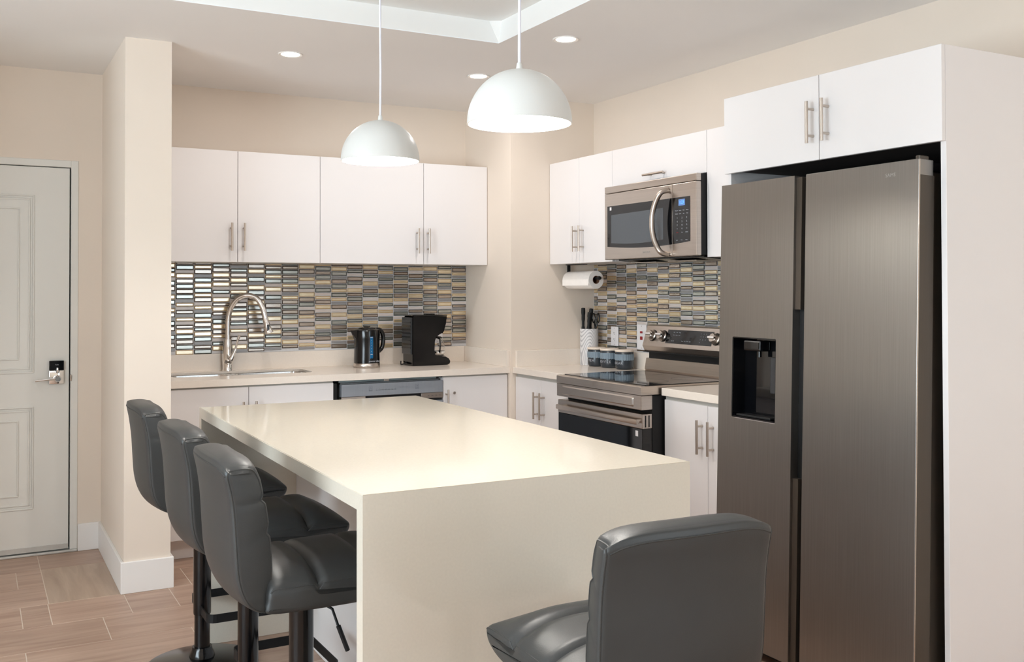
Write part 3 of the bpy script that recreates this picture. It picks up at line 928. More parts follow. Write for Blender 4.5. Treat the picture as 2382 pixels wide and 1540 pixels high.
for r_, row in enumerate(('1 2 3', '4 5 6', '7 8 9', '0')):
    for c_, ch in enumerate(row.split()): ptext(ch, .0085, 3.945 - c_ * .020, .083 - r_ * .0155)
for r_, row in enumerate((('Bake', 'Broil', 'Keep'), ('Conv', 'Warm', 'Clean'))):
    for c_, ch in enumerate(row): ptext(ch, .0065, 4.165 - c_ * .023, .084 - r_ * .015)
for c_, ch in enumerate(('Timer', 'Time', 'Clock', 'Light')): ptext(ch, .0065, 4.085 - c_ * .021, .038)
ptext('ON  OFF', .006, 4.165, .036); ptext('Start', .006, 3.868, .086, PRINT)
ptext('Off', .007, 3.869, .066, REDP)
for ky in (4.343, 4.252, 3.825, 3.735):
    kb = nb(); c0 = on_panel(ky, .060)
    q = nx.to_track_quat('Z', 'Y').to_matrix().to_4x4()
    lathe(kb, [(.029, 0), (.029, .008), (.025, .012), (.024, .030), (.021, .033), (0, .033)], 28)
    kb.transform(Matrix.Translation(c0) @ q)
    kn = obj('knob', kb, STEEL, cp, sm=40)
    kb = nb(); box(kb, -.006, .006, -.024, .024, .028, .042, r=.002); kb.transform(Matrix.Translation(c0) @ q @ Matrix.Rotation(R(90), 4, 'Z'))
    obj('knob_grip', kb, CHROME, kn)
    kb = nb(); lathe(kb, [(.030, 0), (.0325, 0), (.0325, .003), (.030, .003)], 28, close=True); kb.transform(Matrix.Translation(c0) @ q)
    obj('knob_ring', kb, BLACKP, kn)

# ------------------------------------------------------------------ microwave
MX, MY0, MY1, MZ0, MZ1 = 3.0294, 3.6465, 4.4125, 1.5335, 1.9265
mw = empty('microwave', (3.2, 4.03, MZ0), 'over-the-range stainless microwave with a curved bar handle', 'microwave')
obj('body', B(MX + .03, XR - .012, MY0 + .002, MY1 - .018, MZ0 + .004, MZ1 - .001, r=.002), BLACKM, mw)
bm = nb(); prism(bm, [(MX + .05, MZ0 + .004), (MX + .05, MZ0 - .006), (MX + .16, MZ0 - .016), (XR - .02, MZ0 - .016), (XR - .02, MZ0 + .004)], 'y', MY0 + .01, MY1 - .06)
obj('underside', bm, BLACKP, mw)
bm = nb(); box(bm, 3.12, 3.30, 3.76, 3.98, MZ0 - .019, MZ0 - .0162); box(bm, 3.12, 3.30, 4.08, 4.30, MZ0 - .019, MZ0 - .0162)
obj('grease_filter', bm, STEELH, mw)
obj('top_grille', B(MX, MX + .029, MY0, MY1, 1.8905, MZ1, r=.003), STEELH, mw)
obj('door_frame', B(MX, MX + .029, 3.832, MY1, MZ0, 1.8885, r=.003), STEELH, mw)
cpn = obj('control_side', B(MX, MX + .029, MY0, 3.8300, MZ0, 1.8885, r=.003), STEELH, mw)
# black glass across door and keypad: top edge straight, lower edge bowed


def bowed(y0, y1, z0, z1, bow, n=14):
    top = [(y0, z1), (y1, z1)]
    bot = []
    for k in range(n + 1):
        y = y1 + (y0 - y1) * k / n
        s = (y - 4.385) / (3.695 - 4.385)
        bot.append((y, z0 - bow * (1 - (2 * s - 1) ** 2) ))
    return top + bot


bm = nb(); prism(bm, bowed(4.385, 3.8335, 1.604, 1.8205, .016), 'x', MX - .0015, MX + .004); dg = obj('door_glass', bm, BLACKG, mw)
bm = nb(); prism(bm, bowed(3.8285, 3.695, 1.604, 1.8205, .016), 'x', MX - .0015, MX + .004); kp = obj('keypad', bm, BLACKG, mw)
bm = nb(); prism(bm, [(4.348, 1.772), (3.900, 1.778)] + [(y, 1.622 - .010 * (1 - ((y - 4.12) / .23) ** 2)) for y in [3.900 + .448 * k / 12 for k in range(13)]], 'x', MX - .0022, MX - .0012)
obj('door_window', bm, MWGLASS, mw)
obj('sticker', B(MX - .0022, MX - .0014, 4.346, 4.362, 1.798, 1.815), WHITEP, mw)
hb = [(3.862, 1.862, 0.0), (3.868, 1.850, .040), (3.894, 1.806, .052), (3.912, 1.752, .057), (3.917, 1.700, .058), (3.912, 1.650, .057), (3.896, 1.600, .052), (3.872, 1.556, .040), (3.864, 1.546, 0.0)]
bm = nb(); tube(bm, spline([(MX - d_, y_, z_) for y_, z_, d_ in hb], 5), .0135, 16)
obj('door_handle', bm, STEEL, mw, sm=50)
o = obj('display', B(MX - .0024, MX - .0014, 3.731, 3.779, 1.779, 1.810), DISPLAY, kp)
text('1:23', .021, (MX - .0026, 3.755, 1.7945), FACE_MX, DIGIT, o)
for r_, row in enumerate(('1 2 3', '4 5 6', '7 8 9', '+ 0 =')):
    for c_, ch in enumerate(row.split()): text(ch, .012, (MX - .0018, 3.790 - c_ * .036, 1.7195 - r_ * .0175), FACE_MX, PRINT, kp)
for r_, row in enumerate((('Popcorn', 'Potato', 'Pizza', 'Reheat'), ('Defrost', 'Cook', 'Soft', 'Melt'))):
    for c_, ch in enumerate(row): text(ch, .0065, (MX - .0018, 3.795 - c_ * .027, 1.756 - r_ * .016), FACE_MX, PRINT, kp)
text('STOP', .007, (MX - .0018, 3.790, 1.649), FACE_MX, REDP, kp)
for c_, ch in enumerate(('30s', 'START')): text(ch, .007, (MX - .0018, 3.754 - c_ * .036, 1.649), FACE_MX, PRINT, kp)
for c_, ch in enumerate(('Light', 'Vent', 'Timer')): text(ch, .0065, (MX - .0018, 3.793 - c_ * .036, 1.612), FACE_MX, PRINT, kp)
text('SAMSUNG', .0145, (MX - .0004, 4.040, 1.563), FACE_MX, PRINTS, mw)

# ------------------------------------------------------------------ refrigerator (leans back a little on its feet)
TL = R(1.6)
FRX = 2.549
fr = empty('refrigerator', (FRX, 2.5195, 0), 'tall side-by-side stainless refrigerator with a dispenser in the narrow door', 'refrigerator', rot=(0, TL, 0))
H = 1.779


def frb(x0, x1, y0, y1, z0, z1, **k): return B(x0, x1, y0 - 2.5195, y1 - 2.5195, z0, z1, **k)


obj('cabinet', frb(.080, .70, 2.078, 2.965, .045, 1.745, r=.004), FRIDGES, fr, local=True)
obj('gasket_gap', frb(.068, .081, 2.080, 2.962, .06, 1.74), BLACKM, fr, local=True)
obj('kick_grille', frb(.06, .079, 2.078, 2.965, .012, .058), BLACKM, fr, local=True)
# narrow door with dispenser hole: built from four blocks round the niche
NY0, NY1, NZ0, NZ1 = 2.6690, 2.9005, .884, 1.191
bm = nb()
LY0, LY1 = 2.589, 2.975
out = [(LY0, .045), (LY1, .045), (LY1, H), (LY0, H)]
holed_slab(bm, [(y - 2.5195, z) for y, z in out], [[(p[0] - 2.5195, p[1]) for p in rrect(NY0, NY1, NZ0, NZ1, .006, 3)]], 0, .066)
bm.transform(Matrix(((0, 0, 1, 0), (1, 0, 0, 0), (0, 1, 0, 0), (0, 0, 0, 1))))
nd = obj('freezer_door', bm, FRIDGE, fr, local=True)
tag(nd, 'narrow stainless door with water dispenser')
bm = nb()
for a in ((.062, .066, NY0, NY1, NZ0, NZ1), (.002, .062, NY0 + .0002, NY0 + .004, NZ0, NZ1), (.002, .062, NY1 - .004, NY1 - .0002, NZ0, NZ1),
          (.002, .062, NY0 + .004, NY1 - .004, NZ0 + .0002, NZ0 + .006), (.002, .062, NY0 + .004, NY1 - .004, NZ1 - .004, NZ1 - .0002)):
    box(bm, a[0], a[1], a[2] - 2.5195, a[3] - 2.5195, a[4], a[5])
ni = obj('dispenser_niche', bm, BLACKG, nd, local=True)
obj('dispenser_rim', frb(-.0006, .002, NY0, NY1, NZ0 - .002, NZ0 + .001), CHROME, nd, local=True)
bm = frb(.008, .058, 2.757, 2.850, 1.140, 1.180, r=.006); obj('dispenser_head', bm, BLACKP, nd, local=True)
obj('dispenser_touch_panel', frb(.006, .0085, 2.765, 2.842, 1.150, 1.174), BLACKG, nd, local=True)
bm = nb(); lathe(bm, [(.008, 1.118), (.008, 1.140)], 14, (.035, 2.79 - 2.5195, 0)); obj('dispenser_spout', bm, BLACKP, nd, local=True)
obj('dispenser_paddle', frb(.046, .058, 2.690, 2.745, .985, 1.120, r=.003), SMOKE, nd, local=True)
obj('drip_tray', frb(.006, .060, 2.700, 2.880, .891, .899, r=.002), BLACKM, nd, local=True)
RY0, RY1 = 2.064, 2.536
wd_ = obj('fridge_door', frb(0, .066, RY0, RY1, .045, H, r=.003), FRIDGE, fr, local=True)
tag(wd_, 'wide plain stainless door')
obj('door_edge_trim', frb(-.0004, .0035, RY0 - .0004, RY0 + .0016, .046, H - .001), STEEL, wd_, local=True)
obj('door_side', frb(.004, .068, RY0 - .0006, RY0 + .0002, .046, H - .05), FRIDGES, wd_, local=True)
from mathutils import Euler
tx = text('SAMS', .017, (0, 0, 0), (0, 0, 0), PRINTS, wd_)
tx.parent = wd_; tx.location = (-.0006, 2.1725 - 2.5195, 1.737); tx.rotation_euler = (R(90), 0, R(-90))
# recessed grip column between the doors
obj('grip_channel', frb(.034, .066, 2.5365, 2.5885, .046, H - .006), BLACKM, fr, local=True)
obj('grip_cover', frb(.010, .034, 2.562, 2.5885, 1.30, H - .006), FRIDGES, fr, local=True)
obj('grip_cover', frb(.010, .034, 2.562, 2.5885, .050, .70), FRIDGES, fr, local=True)
obj('hinge_cap', frb(.006, .050, 2.068, 2.085, H - .030, H + .012, r=.004), FRIDGES, fr, local=True)
obj('hinge_cover', frb(.06, .16, 2.07, 2.16, 1.7455, H - .004, r=.005), BLACKP, fr, local=True)
obj('hinge_cover', frb(.06, .16, 2.88, 2.96, 1.7455, H - .004, r=.005), BLACKP, fr, local=True)
bm = nb()
for y in (2.13, 2.91):
    for x in (.12, .62): lathe(bm, [(.02, 0), (.02, .03), (.012, .05)], 14, (x, y - 2.5195, -.002 + x * math.tan(TL)))
obj('levelling_feet', bm, BLACKM, fr, local=True)

# ------------------------------------------------------------------ island
isl = empty('kitchen_island', (.7673, 2.0651, 0), 'white quartz waterfall island with an overhanging top', 'kitchen island', rot=(0, 0, -.0089))
IW, IL, IT = .9146, 1.8575, .0395
ZU = .915 - IT
bm = nb(); prism(bm, [(0.0003, .915), (IL - .0003, .915), (IL - IT, ZU), (IT, ZU)], 'x', 0, IW)
bmesh.ops.bevel(bm, geom=[e for e in bm.edges if abs(e.verts[0].co.z - .915) < 1e-5 and abs(e.verts[1].co.z - .915) < 1e-5], offset=.002, segments=2, affect='EDGES')
obj('worktop_slab', bm, QUARTZI, isl, local=True)
bm = nb(); prism(bm, [(0, .001), (0, .9145), (IT - .0002, ZU), (IT, .001)], 'x', 0, IW); obj('waterfall_end', bm, QUARTZI, isl, local=True)
bm = nb(); prism(bm, [(IL, .001), (IL, .9145), (IL - IT + .0002, ZU), (IL - IT, .001)], 'x', 0, IW); obj('waterfall_end', bm, QUARTZI, isl, local=True)
obj('cabinet_body', B(.375, IW - .03, IT + .0005, IL - IT - .0005, .001, .915 - IT - .0005), CAB, isl, local=True)
for k in range(3):
    y0 = IT + .004 + k * .5905; dd = obj('door', B(IW - .0295, IW - .012, y0, y0 + .586, .10, .868, r=.0012, seg=1), CAB, isl, local=True)

# ------------------------------------------------------------------ bar stools
SW = .192


def cushion(prof, w, rnd, groove, crown, nprof=7, ny=22):
    """closed side profile (x, z) swept across y with rounded sides; groove(p, s) and crown(p, s) move points"""
    P = spline([(x, 0, z) for x, z in prof], nprof, loop=True)
    n = len(P)
    nor = []
    for i in range(n):
        t = P[(i + 1) % n] - P[i - 1]; nn = Vector((t.z, 0, -t.x)); nn.normalize(); nor.append(nn)
    cx_ = sum((p.x for p in P)) / n; cz_ = sum((p.z for p in P)) / n
    area = sum(P[i].x * P[(i + 1) % n].z - P[(i + 1) % n].x * P[i].z for i in range(n))
    sgn = 1 if area > 0 else -1
    bm = nb(); rings = []
    stations = []
    for k in range(ny + 1):
        s = -1 + 2 * k / ny
        stations.append((s * (w - rnd), 0.0, s))
    for a in (30, 60, 90):
        e = rnd * (1 - math.cos(R(a)))
        stations.append((w - rnd + rnd * math.sin(R(a)), e, 1.0)); stations.insert(0, (-(w - rnd) - rnd * math.sin(R(a)), e, -1.0))
    for y, ins, s in stations:
        ring = []
        for i in range(n):
            p = P[i] - nor[i] * sgn * ins
            q = Vector((p.x, y, p.z))
            q = crown(q, P[i], nor[i] * sgn, y / w)
            q = groove(q, P[i], nor[i] * sgn, y / w)
            ring.append(bm.verts.new(q))
        rings.append(ring)
    for k in range(len(rings) - 1):
        for i in range(n): bm.faces.new((rings[k][i], rings[k][(i + 1) % n], rings[k + 1][(i + 1) % n], rings[k + 1][i]))
    for rg in (rings[0], rings[-1]):
        for i in range(n // 2 - 1):
            a_, b_, c_, d_ = rg[i], rg[i + 1], rg[n - 2 - i], rg[n - 1 - i]
            if len({a_, b_, c_, d_}) == 4: bm.faces.new((a_, b_, c_, d_))
            elif len({a_, b_, c_}) == 3: bm.faces.new((a_, b_, d_))
    e = rnd * (1 - math.cos(R(45)))
    seams = []
    for sd in (-1, 1):
        lp = []
        for i in range(n):
            q = Vector(((P[i] - nor[i] * sgn * e).x, sd * (w - rnd + rnd * math.sin(R(45))), (P[i] - nor[i] * sgn * e).z))
            lp.append((groove(crown(q, P[i], nor[i] * sgn, sd), P[i], nor[i] * sgn, sd), (nor[i] * sgn).copy()))
        seams.append(lp)
    cushion.seams = seams
    return bm


def g(x, c, w_): return math.exp(-((x - c) / w_) ** 2)


def back_crown(q, p, nn, s):
    q.y *= 1 - .14 * (nn.x + 1) / 2                     # sides draw in toward the front
    q.x += .014 * s * s
    if p.z > .86: q.z -= .022 * (p.z - .86) / .115 * abs(s) ** 5
    if nn.x < -.5: q.x -= .006 * (1 - s * s)           # rear panel slightly full
    if nn.x > .5: q.x += .010 * (1 - s ** 4)
    return q


def back_groove(q, p, nn, s):
    if nn.x > .3:
        for zc in (.795, .875): q -= nn * .011 * g(p.z, zc, .008) * (1 - .3 * abs(s))
    return q


def seat_crown(q, p, nn, s):
    if nn.z > .2: q.z += .042 * (1 - abs(s) ** 3) * nn.z * min(1, max(0, (.275 - p.x) / .09))
    return q


def seat_groove(q, p, nn, s):
    if nn.z > .3:
        for xc in (-.012, .132): q -= nn * .020 * g(p.x, xc, .008) * (1 - .25 * abs(s))
    return q


BACK = [(-.150, .604), (-.190, .622), (-.212, .655), (-.224, .700), (-.229, .760), (-.234, .840), (-.242, .905), (-.2495, .945), (-.2500, .962),
        (-.242, .9725), (-.205, .9755), (-.180, .966), (-.164, .935), (-.156, .895), (-.146, .845), (-.137, .770), (-.133, .710), (-.134, .665), (-.128, .630)]
SEAT = [(-.135, .603), (-.05, .598), (.08, .598), (.19, .604), (.245, .622), (.263, .645), (.255, .663), (.20, .668), (.10, .668), (.0, .666), (-.08, .664), (-.128, .662), (-.140, .630)]


def make_stool(name, label, group):
    t = empty(name, (0, 0, 0), label, 'bar stool', group)
    bk = obj('backrest', cushion(BACK, SW, .012, back_groove, back_crown), LEATHER, t, local=True, sm=60)
    for lp in cushion.seams:
        bm = nb(); tube(bm, [q for q, nn in lp], .0021, 6, loop=True); obj('back_piping', bm, SEAM, bk, local=True)
    rw = [back_crown(Vector((-.2508, SW * .955 * k / 10, .955)), Vector((-.2508, 0, .955)), Vector((-1, 0, 0)), k / 10) for k in range(-10, 11)]
    bm = nb(); tube(bm, rw, .0022, 6); obj('top_piping', bm, SEAM, bk, local=True)
    se = obj('seat', cushion(SEAT, SW, .016, seat_groove, seat_crown), LEATHER, t, local=True, sm=60)
    for lp in cushion.seams:
        pp = [q for q, nn in lp if nn.z > .35]
        pp.sort(key=lambda q: q.x)
        bm = nb(); tube(bm, pp, .0021, 6); obj('seat_piping', bm, SEAM, se, local=True)
    bm = nb(); lathe(bm, [(.0, .598), (.085, .598), (.085, .588), (.04, .576), (.034, .560), (.034, .556)], 24); obj('seat_plate', bm, BLACKM, t, local=True, sm=40)
    bm = nb(); lathe(bm, [(.0, .57), (.0315, .57), (.0315, .195), (.0305, .190), (0, .190)], 28); obj('sleeve', bm, BLACKP, t, local=True, sm=40)
    bm = nb(); lathe(bm, [(.0, .30), (.0275, .30), (.0275, .03), (0, .03)], 28); obj('post', bm, BLACKP, t, local=True, sm=40)
    bm = nb(); lathe(bm, [(.0, .072), (.035, .072), (.038, .060), (.044, .048), (.046, .036), (0, .034)], 28); obj('collar', bm, BLACKP, t, local=True, sm=40)
    bm = nb(); lathe(bm, [(0, .001), (.197, .001), (.200, .004), (.198, .010), (.16, .018), (.10, .028), (.05, .036), (0, .038)], 48); obj('base', bm, BLACKP, t, local=True, sm=40)
    # footrest: flat band bent into a loop in front of the post
    loop = rrect(-.012, .245, -.155, .155, .03, 4)
    bm = nb(); n = len(loop); ctr = Vector((.11, 0, 0))
    zz = (.197, .227); ring = []
    inn = rrect(-.008, .241, -.151, .151, .026, 4)
    Q = [[bm.verts.new((p[0], p[1], z)) for p in lp] for lp, z in ((loop, zz[0]), (loop, zz[1]), (inn, zz[1]), (inn, zz[0]))]
    for k in range(4):
        for i in range(n): bm.faces.new((Q[k][i], Q[k][(i + 1) % n], Q[(k + 1) % 4][(i + 1) % n], Q[(k + 1) % 4][i]))
    ft = obj('footrest', bm, BLACKM, t, local=True)
    bm = nb(); tube(bm, [(.02, -.02, .578), (.05, -.10, .565), (.062, -.115, .52)], .0035, 8); tube(bm, [(.061, -.114, .525), (.083, -.122, .462)], .006, 10)
    obj('height_lever', bm, BLACKM, t, local=True, sm=50)
    return t


def copy_tree(o, parent=None):
    c = o.copy(); COL.objects.link(c)
    c.parent = parent
    for ch in list(o.children): copy_tree(ch, c)
    return c


G = 'grey leather bar stools at the island'
stool = make_stool('bar_stool', 'grey leather bar stool nearest the island corner, one of three along its long side', G)
spots = [((.757, 2.49, 0), 0, None), ((.757, 3.045, 0), R(1), 'grey leather bar stool in the middle of the three along the island'),
         ((.748, 3.684, 0), 0, 'grey leather bar stool farthest along the island, closest to the pier'),
         ((1.191, 1.674, 0), R(88), 'grey leather bar stool at the island end, its back toward the viewer')]
for k, (loc, rz, lb) in enumerate(spots):
    o = stool if k == 0 else copy_tree(stool)
    o.location = loc; o.rotation_euler = (0, 0, rz)
    if lb: o['label'] = lb
    if k == 3:                                          # this one is wound down a little
        for ch in o.children:
            if not ch.name.startswith(('base', 'collar', 'post')): ch.location.z -= .037


# ------------------------------------------------------------------ lamps
def pendant(loc, label, power):
    x, y, z = loc                               # z = rim height
    t = empty('pendant_lamp', loc, label, 'pendant lamp', 'white dome pendant lamps over the island')
    r = .134
    prof = []
    for k in range(25):
        a = R(90 * k / 24); prof.append((r * math.cos(a) if k < 24 else 0.0, .004 + .136 * math.sin(a)))
    outer = [(r, 0)] + prof
    bm = nb(); lathe(bm, outer + [], 64, loc)
    for f in [f for f in bm.faces if len(f.verts) > 8]: bm.faces.remove(f)
    sh = obj('shade', bm, SHADE, t, sm=60)
    bm = nb(); lathe(bm, [(r, 0), (r - .003, 0)] + [((r - .003) * math.cos(R(90 * k / 24)) if k < 24 else 0.0, .004 + .132 * math.sin(R(90 * k / 24))) for k in range(25)], 64, loc)
    for f in [f for f in bm.faces if len(f.verts) > 8]: bm.faces.remove(f)
    obj('shade_lining', bm, SHADEIN, sh, sm=60)
    bm = nb(); lathe(bm, [(.0085, .139), (.0085, .143), (.0065, .156), (.0045, .158), (0, .158)], 20, loc); obj('cord_grip', bm, SHADE, t, sm=40)
    top = TZ - z
    bm = nb(); tube(bm, [(x, y, z + .15), (x + .001, y, z + .32), (x - .001, y, z + .5), (x, y, z + top)], .0038, 10); obj('cord', bm, CORD, t, sm=50)
    bm = nb(); lathe(bm, [(.05, top), (.05, top - .02), (.045, top - .025), (0, top - .026)], 32, loc); obj('ceiling_rose', bm, SHADE, t, sm=40)
    bm = nb(); lathe(bm, [(.018, .134), (.018, .098), (0, .098)], 20, loc); obj('bulb_socket', bm, SHADE, t, sm=40)
    bm = nb(); lathe(bm, [(0, .048), (.016, .051), (.025, .062), (.027, .075), (.023, .090), (.014, .100)], 24, loc); obj('bulb', bm, BULB, t, sm=60)
    l = bpy.data.lights.new('pendant_light', 'POINT'); l.energy = power; l.color = (1.0, .97, .93); l.shadow_soft_size = .03
    lo = bpy.data.objects.new('pendant_light', l); COL.objects.link(lo); lo.parent = t; lo.location = (0, 0, .040)
    return t


pendant((1.23, 2.172, 1.793), 'white dome pendant lamp hanging lower over the near end of the island', 21)
pendant((1.23, 3.139, 1.812), 'white dome pendant lamp over the far half of the island', 21)


def downlight(x, y, label, power):
    t = empty('recessed_light', (x, y, ZC), label, 'ceiling light', 'recessed ceiling lights')
    bm = nb(); lathe(bm, [(.0605, 0), (.0605, -.003), (.058, -.005), (.046, -.002), (.044, .003)], 40, (x, y, ZC))
    for f in [f for f in bm.faces if len(f.verts) > 8]: bm.faces.remove(f)
    obj('trim_ring', bm, TRIM, t, sm=40)
    bm = nb(); lathe(bm, [(0, -.0025), (.045, -.0025), (.0455, .002)], 40, (x, y, ZC)); obj('lens', bm, LENS, t, sm=40)
    l = bpy.data.lights.new('downlight', 'AREA'); l.shape = 'DISK'; l.size = .088; l.energy = power; l.color = (1.0, .95, .92)
    lo = bpy.data.objects.new('downlight', l); COL.objects.link(lo); lo.parent = t; lo.location = (0, 0, -.006)
    return t


downlight(1.371, 4.697, 'recessed ceiling light in front of the sink cabinets', 3.4)
downlight(2.412, 4.709, 'recessed ceiling light half behind the lower pendant lamp, by the boxed corner', 3.4)
downlight(2.414, 3.827, 'recessed ceiling light in front of the range', 3.4)

# ------------------------------------------------------------------ things on the worktops
# kettle
kx, ky, kz = 2.066, 5.490, CT1 + .0005
kt = empty('electric_kettle', (kx, ky, kz), 'black electric kettle with a blue water gauge on the back worktop', 'kettle')
bm = nb(); lathe(bm, [(0, .0), (.076, .0), (.078, .004), (.078, .024), (.076, .027), (0, .027)], 48, (kx, ky, kz)); obj('base_ring', bm, STEEL, kt, sm=40)
bm = nb(); lathe(bm, [(.0, .027), (.0765, .027), (.0765, .05), (.0745, .11), (.0755, .17), (.0785, .215), (.077, .222), (.060, .228), (.0, .232)], 48, (kx, ky, kz)); obj('body', bm, BLACKP, kt, sm=40)
bm = nb(); lathe(bm, [(0, .230), (.052, .2285), (.050, .235), (.022, .239), (.018, .244), (0, .245)], 36, (kx, ky, kz)); obj('lid', bm, BLACKP, kt, sm=40)
bm = nb()
v = [bm.verts.new(p) for p in ((kx - .070, ky - .034, kz + .222), (kx - .070, ky + .034, kz + .222), (kx - .104, ky, kz + .220), (kx - .072, ky - .020, kz + .165), (kx - .072, ky + .020, kz + .165))]
for q in ((0, 2, 3), (1, 4, 2), (2, 4, 3), (0, 1, 2), (0, 3, 4, 1)): bm.faces.new([v[i] for i in q])
obj('spout', bm, BLACKP, kt)
bm = nb(); tube(bm, spline([(kx + .058, ky, kz + .222), (kx + .085, ky, kz + .218), (kx + .101, ky, kz + .190), (kx + .103, ky, kz + .150), (kx + .094, ky, kz + .112), (kx + .072, ky, kz + .090)], 5), .0125, 12); obj('handle', bm, BLACKP, kt, sm=50)


def kpatch(a0, a1, z0, z1, r, n=6):
    bm = nb(); rows_ = []
    for k in range(n + 1):
        a = R(a0 + (a1 - a0) * k / n)
        rows_.append([bm.verts.new((kx + r(z) * math.cos(a), ky + r(z) * math.sin(a), kz + z)) for z in (z0, (z0 + z1) / 2, z1)])
    for k in range(n):
        for j in range(2): bm.faces.new((rows_[k][j], rows_[k + 1][j], rows_[k + 1][j + 1], rows_[k][j + 1]))
    return bm


gz = lambda z: .0765 if z > .16 else (.0762 if z < .1 else .0757)
ga = obj('water_gauge', kpatch(-96, -82, .052, .200, gz), GAUGE, kt)
for i in range(7):
    z = .080 + i * .0165; a = R(-89.5)
    text('MAX' if i == 6 else ('MIN' if i == 0 else '^'), .0075, (kx + .0772 * math.cos(a), ky - .0772, kz + z), FACE_MY, WHITEP, ga)
text('proctor silex', .0145, (kx + .018, ky - .0772, kz + .040), (R(90), 0, R(10)), PRINT, kt)
bm = nb(); tube(bm, spline([(kx + .07, ky + .03, kz + .005), (kx + .10, ky + .06, kz + .004), (kx + .11, ky + .10, kz + .05), (kx + .08, ky + .16, kz + .12)], 5), .003, 8); obj('power_cord', bm, BLACKM, kt, sm=50)

# coffee maker, its side to the room
mx, my = 2.445, 5.500
cm = empty('coffee_maker', (mx, my, CT1), 'black drip coffee maker in the corner of the back worktop', 'coffee maker')
prof = [(-.112, 0), (.120, 0), (.136, .008), (.139, .022), (.130, .038), (.108, .050), (.046, .051), (.034, .062), (.031, .085), (.031, .150), (.040, .172), (.060, .188),
        (.090, .194), (.094, .204), (.108, .250), (.116, .288), (.116, .297), (-.098, .299), (-.112, .290)]
bm = nb(); prism(bm, [(mx + a, CT1 + b + .001) for a, b in prof], 'y', my - .075, my + .075)
bmesh.ops.bevel(bm, geom=[e for e in bm.edges if abs(e.verts[0].co.y - e.verts[1].co.y) < 1e-6], offset=.004, segments=2, affect='EDGES')
obj('housing', bm, BLACKP, cm, sm=30)
bm = nb()
box(bm, mx - .122, mx - .1125, my - .070, my + .070, CT1 + .07, CT1 + .292, r=.003)
tank = obj('water_tank', bm, SMOKE, cm)
for i in range(8): obj('tank_rib', B(mx - .1245, mx - .1222, my - .066, my + .066, CT1 + .105 + i * .022, CT1 + .111 + i * .022), BLACKP, tank)
bm = nb(); box(bm, mx - .114, mx + .118, my - .077, my + .077, CT1 + .300, CT1 + .307, r=.003); lid = obj('lid', bm, BLACKP, cm)
obj('lid_tab', B(mx + .0, mx + .06, my - .02, my + .02, CT1 + .3072, CT1 + .312, r=.002), BLACKP, lid)
bm = nb(); lathe(bm, [(0, .0525), (.046, .0525), (.046, .055), (0, .055)], 32, (mx + .083, my, CT1)); obj('warming_plate', bm, SMOKE, cm, sm=40)
bm = nb(); tube(bm, spline([(mx - .112, my + .02, CT1 + .02), (mx - .135, my + .0, CT1 + .012), (mx - .14, my + .04, CT1 + .006), (mx - .12, my + .09, CT1 + .02)], 5), .004, 8); obj('power_cord', bm, BLACKM, cm, sm=50)
cfx = mx + .083
cf = empty('coffee_carafe', (cfx, my, CT1 + .0555), 'clear glass carafe standing in the coffee maker', 'carafe')
bm = nb(); lathe(bm, [(0, .056), (.038, .056), (.0455, .062), (.0485, .085), (.047, .115), (.040, .140), (.031, .152), (.031, .160), (.029, .160), (.029, .152), (.038, .139), (.045, .115), (.0465, .086), (.0435, .064), (.037, .0585), (0, .0585)], 40, (cfx, my, CT1)); obj('glass', bm, GLASS, cf, sm=50)
bm = nb(); lathe(bm, [(0, .1605), (.033, .1605), (.033, .166), (.022, .172), (0, .174)], 28, (cfx, my, CT1)); obj('lid', bm, BLACKP, cf, sm=40)
bm = nb(); lathe(bm, [(.049, .070), (.0502, .070), (.0502, .082), (.049, .082)], 40, (cfx, my, CT1), close=True); obj('band', bm, CHROME, cf, sm=40)
bm = nb(); tube(bm, spline([(cfx - .006, my - .030, CT1 + .160), (cfx - .008, my - .052, CT1 + .163), (cfx - .010, my - .066, CT1 + .140), (cfx - .010, my - .066, CT1 + .100), (cfx - .008, my - .052, CT1 + .078)], 5), .005, 8); obj('handle', bm, BLACKP, cf, sm=50)

# power plates
def plate(name, label, face, a0, a1, z0, z1, wallc, kind, group=None):
    P0 = wallc - .0085
    loc = ((a0 + a1) / 2, P0, z0) if face == 'y' else (P0, (a0 + a1) / 2, z0)
    t = empty(name, loc, label, 'wall outlet' if kind == 'outlet' else 'wall switch')
    pl = obj('plate', fb(face, a0, a1, P0 - .006, P0, z0, z1, r=.0015, seg=1), WHITEP, t)
    m_ = (a0 + a1) / 2; zc = (z0 + z1) / 2
    Pf = lambda a, d, z: (a, d, z) if face == 'y' else (d, a, z)
    if kind == 'outlet':
        ins = obj('insert', fb(face, m_ - .0165, m_ + .0165, P0 - .0078, P0 - .006, zc - .0335, zc + .0335, r=.001, seg=1), WHITEP, pl)
        for dz in (-.019, .019):
            bm = nb()
            for da in (-.006, .006): fb(face, m_ + da - .001, m_ + da + .001, P0 - .0083, P0 - .0075, zc + dz - .002, zc + dz + .006, bm=bm)
            lathe(bm, [(0, P0 - .0083), (.0022, P0 - .0083), (.0022, P0 - .0075)], 10, Pf(m_, 0, zc + dz - .008), axis=face)
            obj('socket_slots', bm, BLACKM, ins)
    else:
        for zc_, hh in ((zc + .028, .006), (zc - .006, .010)):
            obj('rocker', fb(face, m_ - .011, m_ + .011, P0 - .010, P0 - .0058, zc_ - hh, zc_ + hh, r=.002), REDP, pl)
    bm = nb()
    for dz in (-.048, .048): lathe(bm, [(0, P0 - .0068), (.0028, P0 - .0068), (.0028, P0 - .0058)], 10, Pf(m_, 0, zc + dz * (1 if kind == 'outlet' else 1.3)), axis=face)
    obj('screw', bm, STEEL, pl)
    return t


